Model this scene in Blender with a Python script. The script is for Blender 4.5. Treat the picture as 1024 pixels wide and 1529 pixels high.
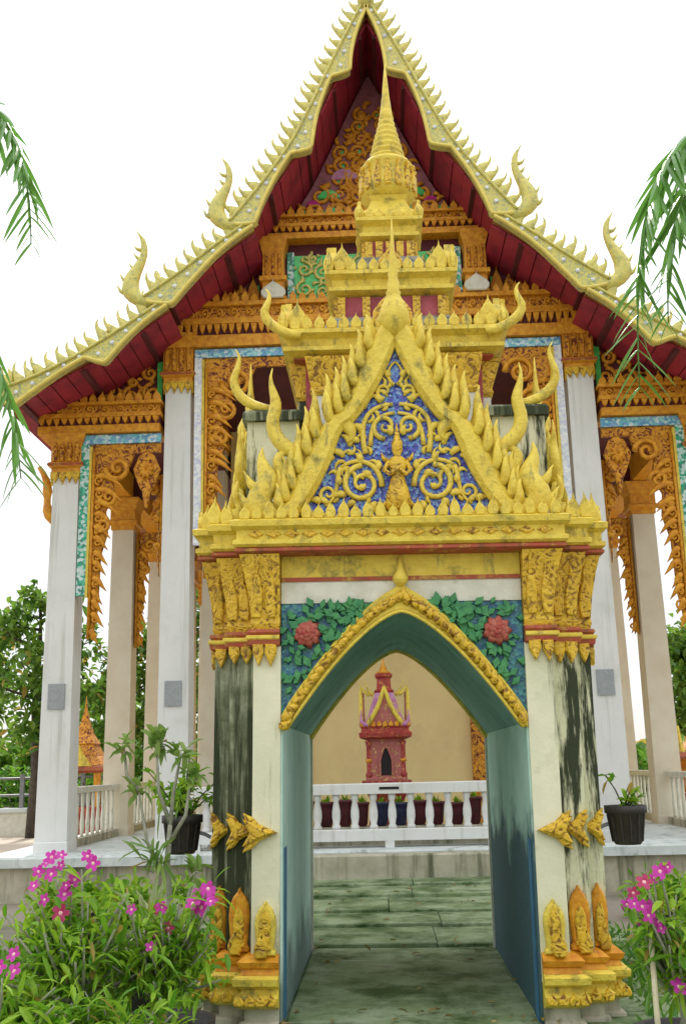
import bpy, bmesh, math, random
from mathutils import Vector, Matrix, Euler
from mathutils.geometry import tessellate_polygon
random.seed(7)
PI = math.pi
for o in list(bpy.data.objects): bpy.data.objects.remove(o)
scene = bpy.context.scene
COL = scene.collection

# ------------------------------------------------------------------ camera
cam_d = bpy.data.cameras.new('camera')
cam = bpy.data.objects.new('camera', cam_d); COL.objects.link(cam)
cam_d.sensor_fit = 'VERTICAL'; cam_d.sensor_height = 36.0; cam_d.sensor_width = 36.0
cam_d.lens = 36.0 * 1550 / 1529
cam_d.clip_end = 1500
yaw, pitch, roll = math.radians(1.83), math.radians(13.664), 0.024
cam.matrix_world = (Matrix.Translation((-0.09, 0, 1.5)) @ Matrix.Rotation(yaw, 4, 'Z')
                    @ Matrix.Rotation(PI/2 + pitch, 4, 'X') @ Matrix.Rotation(-roll, 4, 'Z'))
scene.camera = cam

# ------------------------------------------------------------------ world, sun, exposure
SUN_EL, SUN_AZ = math.radians(44), math.radians(-4)      # behind the temple, azimuth from +Y towards +X
world = bpy.data.worlds.new('World'); scene.world = world; world.use_nodes = True
wn, wl = world.node_tree.nodes, world.node_tree.links
for n in list(wn): wn.remove(n)
sky = wn.new('ShaderNodeTexSky'); sky.sky_type = 'NISHITA'; sky.sun_disc = False
sky.sun_elevation = SUN_EL; sky.sun_rotation = SUN_AZ
sky.air_density = 1.0; sky.dust_density = 1.0; sky.ozone_density = 1.0
tc = wn.new('ShaderNodeTexCoord')
mp = wn.new('ShaderNodeMapping'); mp.inputs['Scale'].default_value = (1, 1, 2.2)
nz = wn.new('ShaderNodeTexNoise'); nz.inputs['Scale'].default_value = 1.7; nz.inputs['Detail'].default_value = 6
nz.inputs['Roughness'].default_value = 0.55
rp = wn.new('ShaderNodeValToRGB'); rp.color_ramp.elements[0].position = 0.36; rp.color_ramp.elements[1].position = 0.60
rp.color_ramp.elements[0].color = (0.72, 0.72, 0.72, 1); rp.color_ramp.elements[1].color = (1, 1, 1, 1)
mx = wn.new('ShaderNodeMix'); mx.data_type = 'RGBA'
mx.inputs['B'].default_value = (8.0, 8.15, 8.5, 1)        # thin bright cloud veil
bg = wn.new('ShaderNodeBackground'); bg.inputs['Strength'].default_value = 0.105
wo = wn.new('ShaderNodeOutputWorld')
wl.new(tc.outputs['Generated'], mp.inputs['Vector']); wl.new(mp.outputs['Vector'], nz.inputs['Vector'])
wl.new(nz.outputs['Fac'], rp.inputs['Fac']); wl.new(rp.outputs['Color'], mx.inputs['Factor'])
# standard overcast distribution, (1 + 2 sin h) / 3 of the zenith value
sz = wn.new('ShaderNodeSeparateXYZ'); wl.new(tc.outputs['Generated'], sz.inputs[0])
mc = wn.new('ShaderNodeMath'); mc.operation = 'MAXIMUM'; mc.inputs[1].default_value = 0.0; wl.new(sz.outputs['Z'], mc.inputs[0])
ml = wn.new('ShaderNodeMath'); ml.operation = 'MULTIPLY_ADD'; ml.inputs[1].default_value = 2/3; ml.inputs[2].default_value = 1/3; wl.new(mc.outputs[0], ml.inputs[0])
vm = wn.new('ShaderNodeVectorMath'); vm.operation = 'SCALE'; vm.inputs[0].default_value = (10.8, 10.9, 11.1)
wl.new(ml.outputs[0], vm.inputs['Scale']); wl.new(vm.outputs[0], mx.inputs['B'])
wl.new(sky.outputs['Color'], mx.inputs['A']); wl.new(mx.outputs['Result'], bg.inputs['Color'])
wl.new(bg.outputs['Background'], wo.inputs['Surface'])

sun_d = bpy.data.lights.new('sun', 'SUN'); sun_d.energy = 2.0; sun_d.angle = math.radians(6); sun_d.color = (1, 0.95, 0.86)
sun = bpy.data.objects.new('sun', sun_d); COL.objects.link(sun)
sd = Vector((math.sin(SUN_AZ)*math.cos(SUN_EL), math.cos(SUN_AZ)*math.cos(SUN_EL), math.sin(SUN_EL)))
sun.rotation_euler = sd.to_track_quat('Z', 'Y').to_euler(); sun.location = sd*60
vs = scene.view_settings
vs.view_transform = 'Standard'; vs.look = 'None'; vs.exposure = 1.08; vs.gamma = 1.0; vs.use_curve_mapping = False

# ------------------------------------------------------------------ materials
MATS = {}
def mat(name, c1, c2=None, scale=6.0, rough=0.75, bump=0.0, bscale=30.0, btype='noise', metal=0.0,
        streak=None, streak_lo=0.52, streak_hi=0.66, grime=None, grime_lo=0.55, grime_hi=0.75, gscale=2.5, sscale=(7, 7, 0.55),
        groove=None, groove_lo=0.30, groove_hi=0.55, gr_scale=None, spec=0.4):
    if name in MATS: return MATS[name]
    m = bpy.data.materials.new(name); m.use_nodes = True
    nt = m.node_tree; N, L = nt.nodes, nt.links
    b = N['Principled BSDF']
    b.inputs['Roughness'].default_value = rough; b.inputs['Metallic'].default_value = metal
    b.inputs['Specular IOR Level'].default_value = spec
    g = N.new('ShaderNodeNewGeometry')
    def noise(sc, detail=5, vec=None, r=0.6):
        n = N.new('ShaderNodeTexNoise'); n.inputs['Scale'].default_value = sc; n.inputs['Detail'].default_value = detail
        n.inputs['Roughness'].default_value = r
        L.new(vec or g.outputs['Position'], n.inputs['Vector']); return n.outputs['Fac']
    def ramp(v, lo, hi):
        r = N.new('ShaderNodeMapRange'); r.inputs['From Min'].default_value = lo; r.inputs['From Max'].default_value = hi
        L.new(v, r.inputs['Value']); return r.outputs['Result']
    def mix(f, a, bb):
        x = N.new('ShaderNodeMix'); x.data_type = 'RGBA'; L.new(f, x.inputs['Factor'])
        if isinstance(a, tuple): x.inputs['A'].default_value = (*a, 1)
        else: L.new(a, x.inputs['A'])
        x.inputs['B'].default_value = (*bb, 1); return x.outputs['Result']
    c2 = c2 or tuple(k*0.72 for k in c1)
    col = mix(ramp(noise(scale), 0.36, 0.68), c1, c2)
    if grime: col = mix(ramp(noise(gscale, 8, r=0.72), grime_lo, grime_hi), col, grime)
    if streak:
        vm = N.new('ShaderNodeVectorMath'); vm.operation = 'MULTIPLY'; vm.inputs[1].default_value = sscale
        L.new(g.outputs['Position'], vm.inputs[0])
        col = mix(ramp(noise(1.0, 9, vm.outputs[0], 0.68), streak_lo, streak_hi), col, streak)
    if groove:       # carved-ground paint, darkened in the bump's hollows to stand in for shade
        if btype == 'carve':
            v2 = N.new('ShaderNodeTexNoise'); v2.inputs['Scale'].default_value = bscale; v2.inputs['Detail'].default_value = 2
            v2.inputs['Distortion'].default_value = 2.2; ho = v2.outputs['Fac']
        else:
            v2 = N.new('ShaderNodeTexVoronoi'); v2.inputs['Scale'].default_value = gr_scale or bscale; ho = v2.outputs['Distance']
        L.new(g.outputs['Position'], v2.inputs['Vector'])
        col = mix(ramp(ho, groove_lo, groove_hi), col, groove)
    L.new(col, b.inputs['Base Color'])
    if bump:
        if btype == 'voronoi':
            v = N.new('ShaderNodeTexVoronoi'); v.inputs['Scale'].default_value = bscale
            L.new(g.outputs['Position'], v.inputs['Vector']); h = v.outputs['Distance']
        elif btype == 'carve':
            v = N.new('ShaderNodeTexNoise'); v.inputs['Scale'].default_value = bscale; v.inputs['Detail'].default_value = 2
            v.inputs['Distortion'].default_value = 2.2
            L.new(g.outputs['Position'], v.inputs['Vector'])
            iv = N.new('ShaderNodeMath'); iv.operation = 'SUBTRACT'; iv.inputs[0].default_value = 1.0; L.new(v.outputs['Fac'], iv.inputs[1]); h = iv.outputs[0]
        else: h = noise(bscale, 6)
        bn = N.new('ShaderNodeBump'); bn.inputs['Strength'].default_value = bump; bn.inputs['Distance'].default_value = 0.02
        L.new(h, bn.inputs['Height']); L.new(bn.outputs['Normal'], b.inputs['Normal'])
    MATS[name] = m; return m
def mosaic(name, cols, scale=45, rough=0.18, metal=0.0):
    m = bpy.data.materials.new(name); m.use_nodes = True; N, L = m.node_tree.nodes, m.node_tree.links
    b = N['Principled BSDF']; b.inputs['Roughness'].default_value = rough; b.inputs['Metallic'].default_value = metal
    g = N.new('ShaderNodeNewGeometry'); v = N.new('ShaderNodeTexVoronoi'); v.inputs['Scale'].default_value = scale
    L.new(g.outputs['Position'], v.inputs['Vector'])
    s = N.new('ShaderNodeSeparateColor'); L.new(v.outputs['Color'], s.inputs['Color'])
    r = N.new('ShaderNodeValToRGB'); cr = r.color_ramp; cr.interpolation = 'CONSTANT'
    for i, c in enumerate(cols):
        e = cr.elements[i] if i < 2 else cr.elements.new(i/len(cols))
        e.position = i/len(cols); e.color = (*c, 1)
    L.new(s.outputs['Red'], r.inputs['Fac']); L.new(r.outputs['Color'], b.inputs['Base Color'])
    bn = N.new('ShaderNodeBump'); bn.inputs['Strength'].default_value = 0.5; bn.inputs['Distance'].default_value = 0.01
    L.new(v.outputs['Distance'], bn.inputs['Height']); L.new(bn.outputs['Normal'], b.inputs['Normal'])
    MATS[name] = m; return m
def leafmat(name, c1, c2, trans=0.35, rough=0.5):
    m = bpy.data.materials.new(name); m.use_nodes = True; N, L = m.node_tree.nodes, m.node_tree.links
    b = N['Principled BSDF']; b.inputs['Roughness'].default_value = rough
    g = N.new('ShaderNodeNewGeometry')
    x = N.new('ShaderNodeMix'); x.data_type = 'RGBA'
    x.inputs['A'].default_value = (*c1, 1); x.inputs['B'].default_value = (*c2, 1)
    L.new(g.outputs['Random Per Island'], x.inputs['Factor'])
    if name.startswith('leaf') or name == 'grass':       # a few yellowed leaves
        gt = N.new('ShaderNodeMath'); gt.operation = 'GREATER_THAN'; gt.inputs[1].default_value = 0.965; L.new(g.outputs['Random Per Island'], gt.inputs[0])
        x2 = N.new('ShaderNodeMix'); x2.data_type = 'RGBA'; x2.inputs['B'].default_value = (0.42, 0.30, 0.06, 1)
        L.new(gt.outputs[0], x2.inputs['Factor']); L.new(x.outputs['Result'], x2.inputs['A']); x = x2
    L.new(x.outputs['Result'], b.inputs['Base Color'])
    t = N.new('ShaderNodeBsdfTranslucent'); ms = N.new('ShaderNodeMixShader'); ms.inputs[0].default_value = trans
    L.new(x.outputs['Result'], t.inputs['Color']); L.new(b.outputs[0], ms.inputs[1]); L.new(t.outputs[0], ms.inputs[2])
    L.new(ms.outputs[0], N['Material Output'].inputs['Surface'])
    MATS[name] = m; return m

mat('throat', (0.75, 0.55, 0.45), (0.7, 0.3, 0.35), 60, 0.6)
MOSS = (0.035, 0.045, 0.02)
mat('yellow', (0.78, 0.61, 0.075), (0.66, 0.48, 0.045), 12, 0.55, 0.6, 34, grime=(0.13, 0.13, 0.035), grime_lo=0.54, grime_hi=0.72, gscale=5, streak=(0.17, 0.16, 0.05), streak_lo=0.57, streak_hi=0.70, sscale=(14, 14, 3), spec=0.5)
mat('yellow_carved', (0.76, 0.50, 0.03), (0.60, 0.36, 0.015), 16, 0.5, 0.8, 16, 'carve', grime=(0.18, 0.13, 0.02), grime_lo=0.56, grime_hi=0.76, gscale=8, groove=(0.22, 0.10, 0.006), groove_lo=0.51, groove_hi=0.66, spec=0.5)  # brown groove colour paints shade contrast into the carving
mat('orange_gold', (0.74, 0.36, 0.02), (0.52, 0.18, 0.008), 14, 0.45, 0.5, 30, metal=0.1, grime=(0.14, 0.05, 0.01), grime_lo=0.57, grime_hi=0.76, gscale=9)
mat('orange_carved', (0.72, 0.35, 0.02), (0.50, 0.17, 0.008), 22, 0.5, 0.9, 12, 'carve', metal=0.1, groove=(0.14, 0.02, 0.012), groove_lo=0.50, groove_hi=0.62)  # dark red ground paint, doubling as painted shade between the carving
mat('cream', (0.76, 0.74, 0.54), (0.64, 0.64, 0.44), 3, 0.8, 0.15, 40, streak=MOSS, streak_lo=0.58, streak_hi=0.72, grime=(0.40, 0.42, 0.22), grime_lo=0.55, grime_hi=0.8)
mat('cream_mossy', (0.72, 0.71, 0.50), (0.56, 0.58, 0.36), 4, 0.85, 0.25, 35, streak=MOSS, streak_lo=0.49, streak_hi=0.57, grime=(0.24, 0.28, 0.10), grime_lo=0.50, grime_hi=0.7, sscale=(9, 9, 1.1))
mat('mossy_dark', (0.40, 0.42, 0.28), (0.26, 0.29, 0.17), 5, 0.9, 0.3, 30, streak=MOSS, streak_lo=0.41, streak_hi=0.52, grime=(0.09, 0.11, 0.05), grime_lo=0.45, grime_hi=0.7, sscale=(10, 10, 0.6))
mat('roof_moss', (0.30, 0.29, 0.24), (0.15, 0.15, 0.11), 12, 0.9, 0.5, 30, grime=(0.05, 0.055, 0.035), grime_lo=0.5, grime_hi=0.7, gscale=8)
mat('red_trim', (0.40, 0.07, 0.04), (0.30, 0.10, 0.03), 10, 0.65, 0.15, grime=(0.50, 0.30, 0.05), grime_lo=.54, grime_hi=.66, gscale=11, streak=(0.12, 0.05, 0.02), streak_lo=.56, streak_hi=.7)
mat('pink_trim', (0.44, 0.10, 0.12), (0.30, 0.05, 0.06), 6, 0.7, 0.2, 30, grime=(0.10, 0.05, 0.05), grime_lo=.54, grime_hi=.74, gscale=5)
mat('teal', (0.22, 0.42, 0.37), (0.15, 0.33, 0.29), 3, 0.75, 0.15, 30, grime=(0.09, 0.19, 0.16), grime_lo=0.5, grime_hi=0.8, gscale=3)
mat('teal_stain', (0.09, 0.16, 0.17), (0.04, 0.075, 0.085), 5, 0.8, 0.2, 30, grime=(0.02, 0.035, 0.04), grime_lo=0.5, grime_hi=0.75, gscale=4)
mat('blue_paint', (0.03, 0.12, 0.27), (0.05, 0.20, 0.30), 8, 0.6)
mat('white_rough', (0.72, 0.71, 0.60), (0.58, 0.57, 0.45), 8, 0.85, 0.25, 30, grime=(0.32, 0.31, 0.22), grime_lo=0.58, grime_hi=0.75, gscale=5)
mat('white_paint', (0.74, 0.74, 0.72), (0.67, 0.68, 0.65), 2, 0.6, 0.08, 30, grime=(0.52, 0.52, 0.46), grime_lo=0.55, grime_hi=0.85, gscale=1.6, streak=(0.40, 0.40, 0.34), streak_lo=0.54, streak_hi=0.80, sscale=(9, 9, .35))
mat('back_cream', (0.68, 0.62, 0.48), (0.60, 0.52, 0.38), 2, 0.7, 0.05)
mat('wall_cream', (0.78, 0.61, 0.28), (0.72, 0.55, 0.25), 1.5, 0.8, 0.08, 20, grime=(0.60, 0.45, 0.22), grime_lo=0.52, grime_hi=0.8, gscale=1.3)
mat('plinth', (0.50, 0.47, 0.36), (0.36, 0.34, 0.24), 5, 0.85, 0.2, 30, streak=(0.10, 0.11, 0.06), streak_lo=0.5, streak_hi=0.7)
mat('plinth_white', (0.66, 0.70, 0.68), (0.50, 0.56, 0.54), 4, 0.8, 0.2, 30, streak=(0.16, 0.20, 0.17), streak_lo=0.52, streak_hi=0.72, sscale=(5, 5, 2))
mat('soffit_red', (0.38, 0.03, 0.055), (0.26, 0.018, 0.05), 2.5, 0.55, 0.15, 18, grime=(0.10, 0.012, 0.03), grime_lo=0.5, grime_hi=0.8)
mat('dark_red', (0.12, 0.02, 0.025), (0.07, 0.012, 0.02), 3, 0.7)
mat('roof_tile', (0.40, 0.14, 0.04), (0.28, 0.09, 0.03), 9, 0.5, 0.6, 9, 'voronoi')
mat('barge', (0.72, 0.62, 0.15), (0.54, 0.50, 0.14), 14, 0.4, 0.6, 16, 'carve', groove=(0.32, 0.38, 0.26), groove_lo=0.50, groove_hi=0.64)
mat('barge_edge', (0.78, 0.64, 0.14), (0.66, 0.52, 0.12), 8, 0.45)
mat('barge_flame', (0.70, 0.60, 0.15), (0.48, 0.46, 0.14), 18, 0.45, 0.4, 30, grime=(0.26, 0.28, 0.16), grime_lo=0.54, grime_hi=0.7, gscale=9)
mat('dark', (0.012, 0.01, 0.01), (0.02, 0.015, 0.012), 5, 0.8)
mat('grey_stone', (0.34, 0.36, 0.37), (0.27, 0.29, 0.30), 30, 0.5, 0.1)
mat('pot_black', (0.028, 0.024, 0.022), (0.045, 0.04, 0.035), 20, 0.55, 0.2)
mat('pot_red', (0.10, 0.014, 0.022), (0.06, 0.012, 0.016), 12, 0.5, 0.1)
mat('pot_blue', (0.03, 0.035, 0.09), (0.02, 0.022, 0.06), 12, 0.35)
mat('soil', (0.035, 0.026, 0.018), None, 20, 0.95, 0.5, 60)
mat('lilac', (0.52, 0.26, 0.46), (0.42, 0.14, 0.30), 12, 0.6, grime=(0.66, 0.44, 0.08), grime_lo=0.55, grime_hi=0.62, gscale=14)
mat('shrine_red', (0.40, 0.05, 0.04), (0.26, 0.03, 0.03), 14, 0.55, 0.4, 40, grime=(0.60, 0.36, 0.06), grime_lo=0.55, grime_hi=0.66, gscale=22)
mat('shrine_pale', (0.44, 0.14, 0.12), (0.28, 0.06, 0.06), 18, 0.55, 0.4, 40, grime=(0.66, 0.46, 0.16), grime_lo=0.54, grime_hi=0.64, gscale=18)
mat('tymp_base', (0.34, 0.13, 0.15), (0.22, 0.07, 0.09), 6, 0.6, 0.4, 20)
mat('green_glass', (0.10, 0.62, 0.16), (0.06, 0.45, 0.12), 12, 0.15)
mat('magenta_glass', (0.55, 0.05, 0.25), (0.40, 0.04, 0.20), 12, 0.15)
mat('leaf_paint', (0.04, 0.20, 0.08), (0.08, 0.30, 0.10), 25, 0.6, 0.4, 40)
mat('rosette', (0.36, 0.05, 0.04), (0.46, 0.16, 0.10), 30, 0.65, 0.4, 40)
mat('bark', (0.10, 0.085, 0.065), (0.06, 0.05, 0.04), 10, 0.9, 0.5, 30)
mat('bark_pale', (0.34, 0.34, 0.25), (0.22, 0.23, 0.16), 15, 0.85, 0.4, 40)
mat('stake', (0.62, 0.56, 0.38), (0.5, 0.44, 0.28), 12, 0.8, 0.2)
mat('metal_grey', (0.25, 0.26, 0.26), None, 10, 0.5, metal=0.6)
mosaic('blue_mosaic', [(0.04, 0.07, 0.38), (0.06, 0.15, 0.50), (0.02, 0.035, 0.24), (0.12, 0.28, 0.55), (0.08, 0.08, 0.42), (0.22, 0.36, 0.58)], 60)
mosaic('green_mosaic', [(0.03, 0.34, 0.20), (0.45, 0.62, 0.58), (0.05, 0.22, 0.16), (0.10, 0.48, 0.32), (0.60, 0.70, 0.68)], 26)
mosaic('cyan_mosaic', [(0.14, 0.45, 0.55), (0.55, 0.68, 0.72), (0.10, 0.30, 0.50), (0.30, 0.60, 0.62), (0.20, 0.36, 0.60)], 24)
mosaic('silver_mosaic', [(0.74, 0.75, 0.78), (0.58, 0.60, 0.74), (0.80, 0.82, 0.82), (0.66, 0.72, 0.72)], 26)
mosaic('spandrel_mosaic', [(0.05, 0.22, 0.26), (0.04, 0.16, 0.28), (0.08, 0.30, 0.30), (0.03, 0.12, 0.22), (0.08, 0.24, 0.24)], 50, 0.35)
leafmat('leaf_shrub', (0.10, 0.30, 0.012), (0.40, 0.60, 0.045), 0.45)
leafmat('leaf_tree', (0.06, 0.17, 0.015), (0.20, 0.33, 0.04), 0.5)
leafmat('leaf_hedge', (0.07, 0.22, 0.015), (0.22, 0.42, 0.04), 0.45)
leafmat('leaf_palm', (0.05, 0.22, 0.03), (0.18, 0.38, 0.06), 0.35, 0.35)
leafmat('leaf_pale', (0.40, 0.50, 0.22), (0.55, 0.60, 0.34), 0.4)
leafmat('leaf_sapling', (0.14, 0.27, 0.04), (0.26, 0.38, 0.08), 0.4)
leafmat('petal_pink', (0.50, 0.006, 0.28), (0.68, 0.06, 0.48), 0.35)
leafmat('petal_red', (0.40, 0.012, 0.07), (0.55, 0.05, 0.18), 0.35)
leafmat('leaf_dry', (0.20, 0.15, 0.05), (0.34, 0.28, 0.10), 0.2)
leafmat('grass', (0.06, 0.20, 0.02), (0.20, 0.38, 0.05), 0.4)

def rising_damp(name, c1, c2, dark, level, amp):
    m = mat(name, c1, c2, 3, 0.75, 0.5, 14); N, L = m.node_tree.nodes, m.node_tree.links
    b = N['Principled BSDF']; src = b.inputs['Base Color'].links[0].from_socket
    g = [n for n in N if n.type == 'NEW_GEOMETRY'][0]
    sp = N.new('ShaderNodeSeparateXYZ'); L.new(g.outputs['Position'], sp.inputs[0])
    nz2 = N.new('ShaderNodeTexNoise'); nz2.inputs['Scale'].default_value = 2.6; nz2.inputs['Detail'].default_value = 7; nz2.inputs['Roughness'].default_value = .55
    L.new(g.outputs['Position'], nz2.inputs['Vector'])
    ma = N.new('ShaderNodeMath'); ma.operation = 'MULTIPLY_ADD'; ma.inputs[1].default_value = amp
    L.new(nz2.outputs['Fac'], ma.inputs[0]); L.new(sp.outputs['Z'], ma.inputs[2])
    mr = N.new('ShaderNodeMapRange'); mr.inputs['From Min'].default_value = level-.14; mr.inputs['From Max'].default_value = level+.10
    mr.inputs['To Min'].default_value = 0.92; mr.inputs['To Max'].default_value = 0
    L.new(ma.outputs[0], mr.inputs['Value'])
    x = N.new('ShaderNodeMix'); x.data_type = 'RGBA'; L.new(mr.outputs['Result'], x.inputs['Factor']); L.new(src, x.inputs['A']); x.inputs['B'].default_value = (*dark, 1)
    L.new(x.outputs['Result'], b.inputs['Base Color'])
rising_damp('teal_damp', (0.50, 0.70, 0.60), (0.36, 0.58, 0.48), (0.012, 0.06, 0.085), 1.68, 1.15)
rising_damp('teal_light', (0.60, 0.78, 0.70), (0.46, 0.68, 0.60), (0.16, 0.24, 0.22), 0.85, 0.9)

# ------------------------------------------------------------------ mesh helpers
class MB:
    def __init__(s): s.v = []; s.f = []
    def add(s, vs, fs):
        b = len(s.v); s.v += [tuple(p) for p in vs]; s.f += [tuple(i+b for i in f) for f in fs]; return s
    def box(s, x0, x1, y0, y1, z0, z1, c=0.0):
        if c <= 0:
            vs = [(x0,y0,z0),(x1,y0,z0),(x1,y1,z0),(x0,y1,z0),(x0,y0,z1),(x1,y0,z1),(x1,y1,z1),(x0,y1,z1)]
            return s.add(vs, [(0,3,2,1),(4,5,6,7),(0,1,5,4),(1,2,6,5),(2,3,7,6),(3,0,4,7)])
        # chamfered on vertical edges and top
        def ring(d, z): return [(x0+d,y0,z),(x1-d,y0,z),(x1,y0+d,z),(x1,y1-d,z),(x1-d,y1,z),(x0+d,y1,z),(x0,y1-d,z),(x0,y0+d,z)]
        r = [ring(c, z0), ring(c, z1-c)]
        top = [(x0+c,y0+c,z1),(x1-c,y0+c,z1),(x1-c,y0+c,z1),(x1-c,y1-c,z1),(x1-c,y1-c,z1),(x0+c,y1-c,z1),(x0+c,y1-c,z1),(x0+c,y0+c,z1)]
        return s.loft(r+[top])
    def loft(s, rings, cap=True, closed=True):
        n = len(rings[0]); b = len(s.v)
        for r in rings: s.v += [tuple(p) for p in r]
        for k in range(len(rings)-1):
            for i in range(n if closed else n-1):
                j = (i+1) % n
                s.f.append((b+k*n+i, b+k*n+j, b+(k+1)*n+j, b+(k+1)*n+i))
        if cap and closed:
            for r, k in ((rings[0], 0), (rings[-1], len(rings)-1)):
                if n <= 4: s.f.append(tuple(b+k*n+i for i in range(n)))
                else:
                    tri = tessellate_polygon([[Vector(p) for p in r]])
                    s.f += [tuple(b+k*n+i for i in t) for t in tri]
        return s
    def lathe(s, prof, n=16, c=(0,0,0), sq=False):
        rings = []
        if sq:
            for r, z in prof: rings.append([(c[0]+a*r, c[1]+b_*r, c[2]+z) for a, b_ in ((-1,-1),(1,-1),(1,1),(-1,1))])
        else:
            for r, z in prof: rings.append([(c[0]+r*math.cos(2*PI*i/n), c[1]+r*math.sin(2*PI*i/n), c[2]+z) for i in range(n)])
        return s.loft(rings)
    def prism(s, out, y0, y1, bev=0.0):
        """outline in (x,z), extruded along y; the y0 side gets a bevel"""
        if bev:
            n = len(out); ins = []
            ar = sum(out[i][0]*out[(i+1)%n][1]-out[(i+1)%n][0]*out[i][1] for i in range(n)); sg = 1 if ar > 0 else -1
            for i in range(n):
                a, p, q = Vector(out[i-1]), Vector(out[i]), Vector(out[(i+1) % n])
                d = ((p-a).normalized()+(q-p).normalized())
                d = d.normalized() if d.length > 1e-6 else (q-p).normalized()
                nn = Vector((-d.y, d.x))*sg*bev; ins.append((p.x+nn.x, p.y+nn.y))
            return s.loft([[(x, y0, z) for x, z in ins], [(x, y0+bev, z) for x, z in out], [(x, y1, z) for x, z in out]])
        return s.loft([[(x, y0, z) for x, z in out], [(x, y1, z) for x, z in out]])
    def tube(s, pts, rad, n=6, flat=1.0):
        pts = [Vector(p) for p in pts]; rings = []; m = len(pts)
        if not isinstance(rad, (list, tuple)): rad = [rad]*m
        if len(rad) != m:
            k = len(rad)-1; rr = []
            for i in range(m):
                f = i*k/(m-1); a = min(int(f), k-1); rr.append(rad[a]+(rad[a+1]-rad[a])*(f-a))
            rad = rr
        for i, p in enumerate(pts):
            t = (pts[min(i+1, m-1)]-pts[max(i-1, 0)]); t = t.normalized() if t.length > 1e-9 else Vector((0,0,1))
            ref = Vector((0, 1, 0)) if abs(t.y) < 0.95 else Vector((1, 0, 0))
            B = (ref - t*ref.dot(t)).normalized(); Nn = t.cross(B)
            rings.append([p + (Nn*math.cos(2*PI*k/n) + B*math.sin(2*PI*k/n)*flat)*max(rad[i], 1e-4) for k in range(n)])
        return s.loft(rings)
    def mirror_x(s):
        n = len(s.v); s.v += [(-x, y, z) for x, y, z in s.v]; s.f += [tuple(i+n for i in reversed(f)) for f in s.f]; return s
    def mesh(s, name, m, smooth=False, fix=True):
        me = bpy.data.meshes.new(name); me.from_pydata(s.v, [], s.f)
        if fix:
            bm = bmesh.new(); bm.from_mesh(me); bmesh.ops.recalc_face_normals(bm, faces=bm.faces); bm.to_mesh(me); bm.free()
        me.materials.append(MATS[m] if isinstance(m, str) else m)
        if smooth:
            me.polygons.foreach_set('use_smooth', [True]*len(me.polygons))
        me.update(); return me
def place(name, me, parent=None, loc=(0,0,0), rot=(0,0,0), sc=(1,1,1), **kw):
    o = bpy.data.objects.new(name, me); COL.objects.link(o); o.parent = parent
    o.location = loc; o.rotation_euler = rot; o.scale = sc if isinstance(sc, (tuple, list)) else (sc, sc, sc)
    if name in HANDMADE:         # hand-set pieces never sit quite alike
        o.rotation_euler = (rot[0]+RJ.uniform(-.04, .04), rot[1]+RJ.uniform(-.05, .05), rot[2]+RJ.uniform(-.08, .08))
        q = RJ.uniform(.88, 1.1); o.scale = (o.scale[0]*RJ.uniform(.92, 1.05), o.scale[1], o.scale[2]*q)
    for k, v in kw.items():
        if v: o[k] = v
    return o
HANDMADE = {'antefix', 'base_petal', 'capital_petal', 'frame_leaf', 'beam_tooth', 'frieze_scroll', 'capital_leaf', 'gable_leaf'}
RJ = random.Random(99)
def mk(name, mb, m, parent=None, smooth=False, loc=(0,0,0), rot=(0,0,0), sc=(1,1,1), fix=True, **kw):
    return place(name, mb.mesh(name, m, smooth, fix), parent, loc, rot, sc, **kw)
def thing(name, label, cat, loc=(0,0,0), rot=(0,0,0), group=None):
    return place(name, None, None, loc, rot, label=label, category=cat, group=group)
def copy_tree(o, parent=None):
    c = o.copy(); COL.objects.link(c); c.parent = parent
    for ch in list(o.children): copy_tree(ch, c)
    return c
def scroll(cx, cz, r, turns=1.6, a0=0.0, d=1, n=22, y=0.0, r_in=0.12):
    P = []
    for i in range(n+1):
        t = i/n; a = a0 + d*turns*2*PI*t; rr = r*(1-t)+r*r_in*t
        P.append((cx+rr*math.cos(a), y, cz+rr*math.sin(a)))
    return P
def bez(p0, p1, p2, p3, n=10):
    P = []
    for i in range(n+1):
        t = i/n; u = 1-t
        P.append(tuple(u**3*a+3*u*u*t*b+3*u*t*t*c+t**3*d for a, b, c, d in zip(p0, p1, p2, p3)))
    return P
def leaf_outline(w, h, n=6):
    """pointed ogee leaf (antefix), base at z=0"""
    L = []
    for i in range(n+1):
        t = i/n; ww = w*0.5*(math.sin(PI*min(1, (t*0.92+0.22)))**0.8)*(1-t**3)
        L.append((ww, t*h))
    return L + [(-x, z) for x, z in reversed(L[:-1])]

def tall_leaf(w, h):
    H = [(.5, 0), (.5, .08), (.40, .12), (.44, .30), (.50, .55), (.46, .72), (.30, .86), (.10, .94), (.02, 1)]
    R_ = [(w*a, h*b) for a, b in H]
    return R_ + [(-x, z) for x, z in reversed(R_)]
# shared ornament meshes
antefix_me = {}
def antefix(m, w=0.085, h=0.11, t=0.03):
    k = (m, w, h)
    if k not in antefix_me: antefix_me[k] = MB().prism(leaf_outline(w, h, 5), -t/2, t/2, 0.008).mesh('antefix', m)
    return antefix_me[k]
def flame_me(m, h=0.25, w=0.05, lean=0.5, flat=0.55, name='flame'):
    P = bez((0,0,-0.03), (-0.25*h*lean,0,0.35*h), (0.55*h*lean,0,0.55*h), (0.12*h*lean,0,h), 8)
    R = [w*(0.75+0.5*math.sin(PI*min(1,t*1.5)))*(1-t)**0.75+0.002 for t in [i/8 for i in range(9)]]
    return MB().tube(P, R, 6, flat).mesh(name, m, True)

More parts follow.
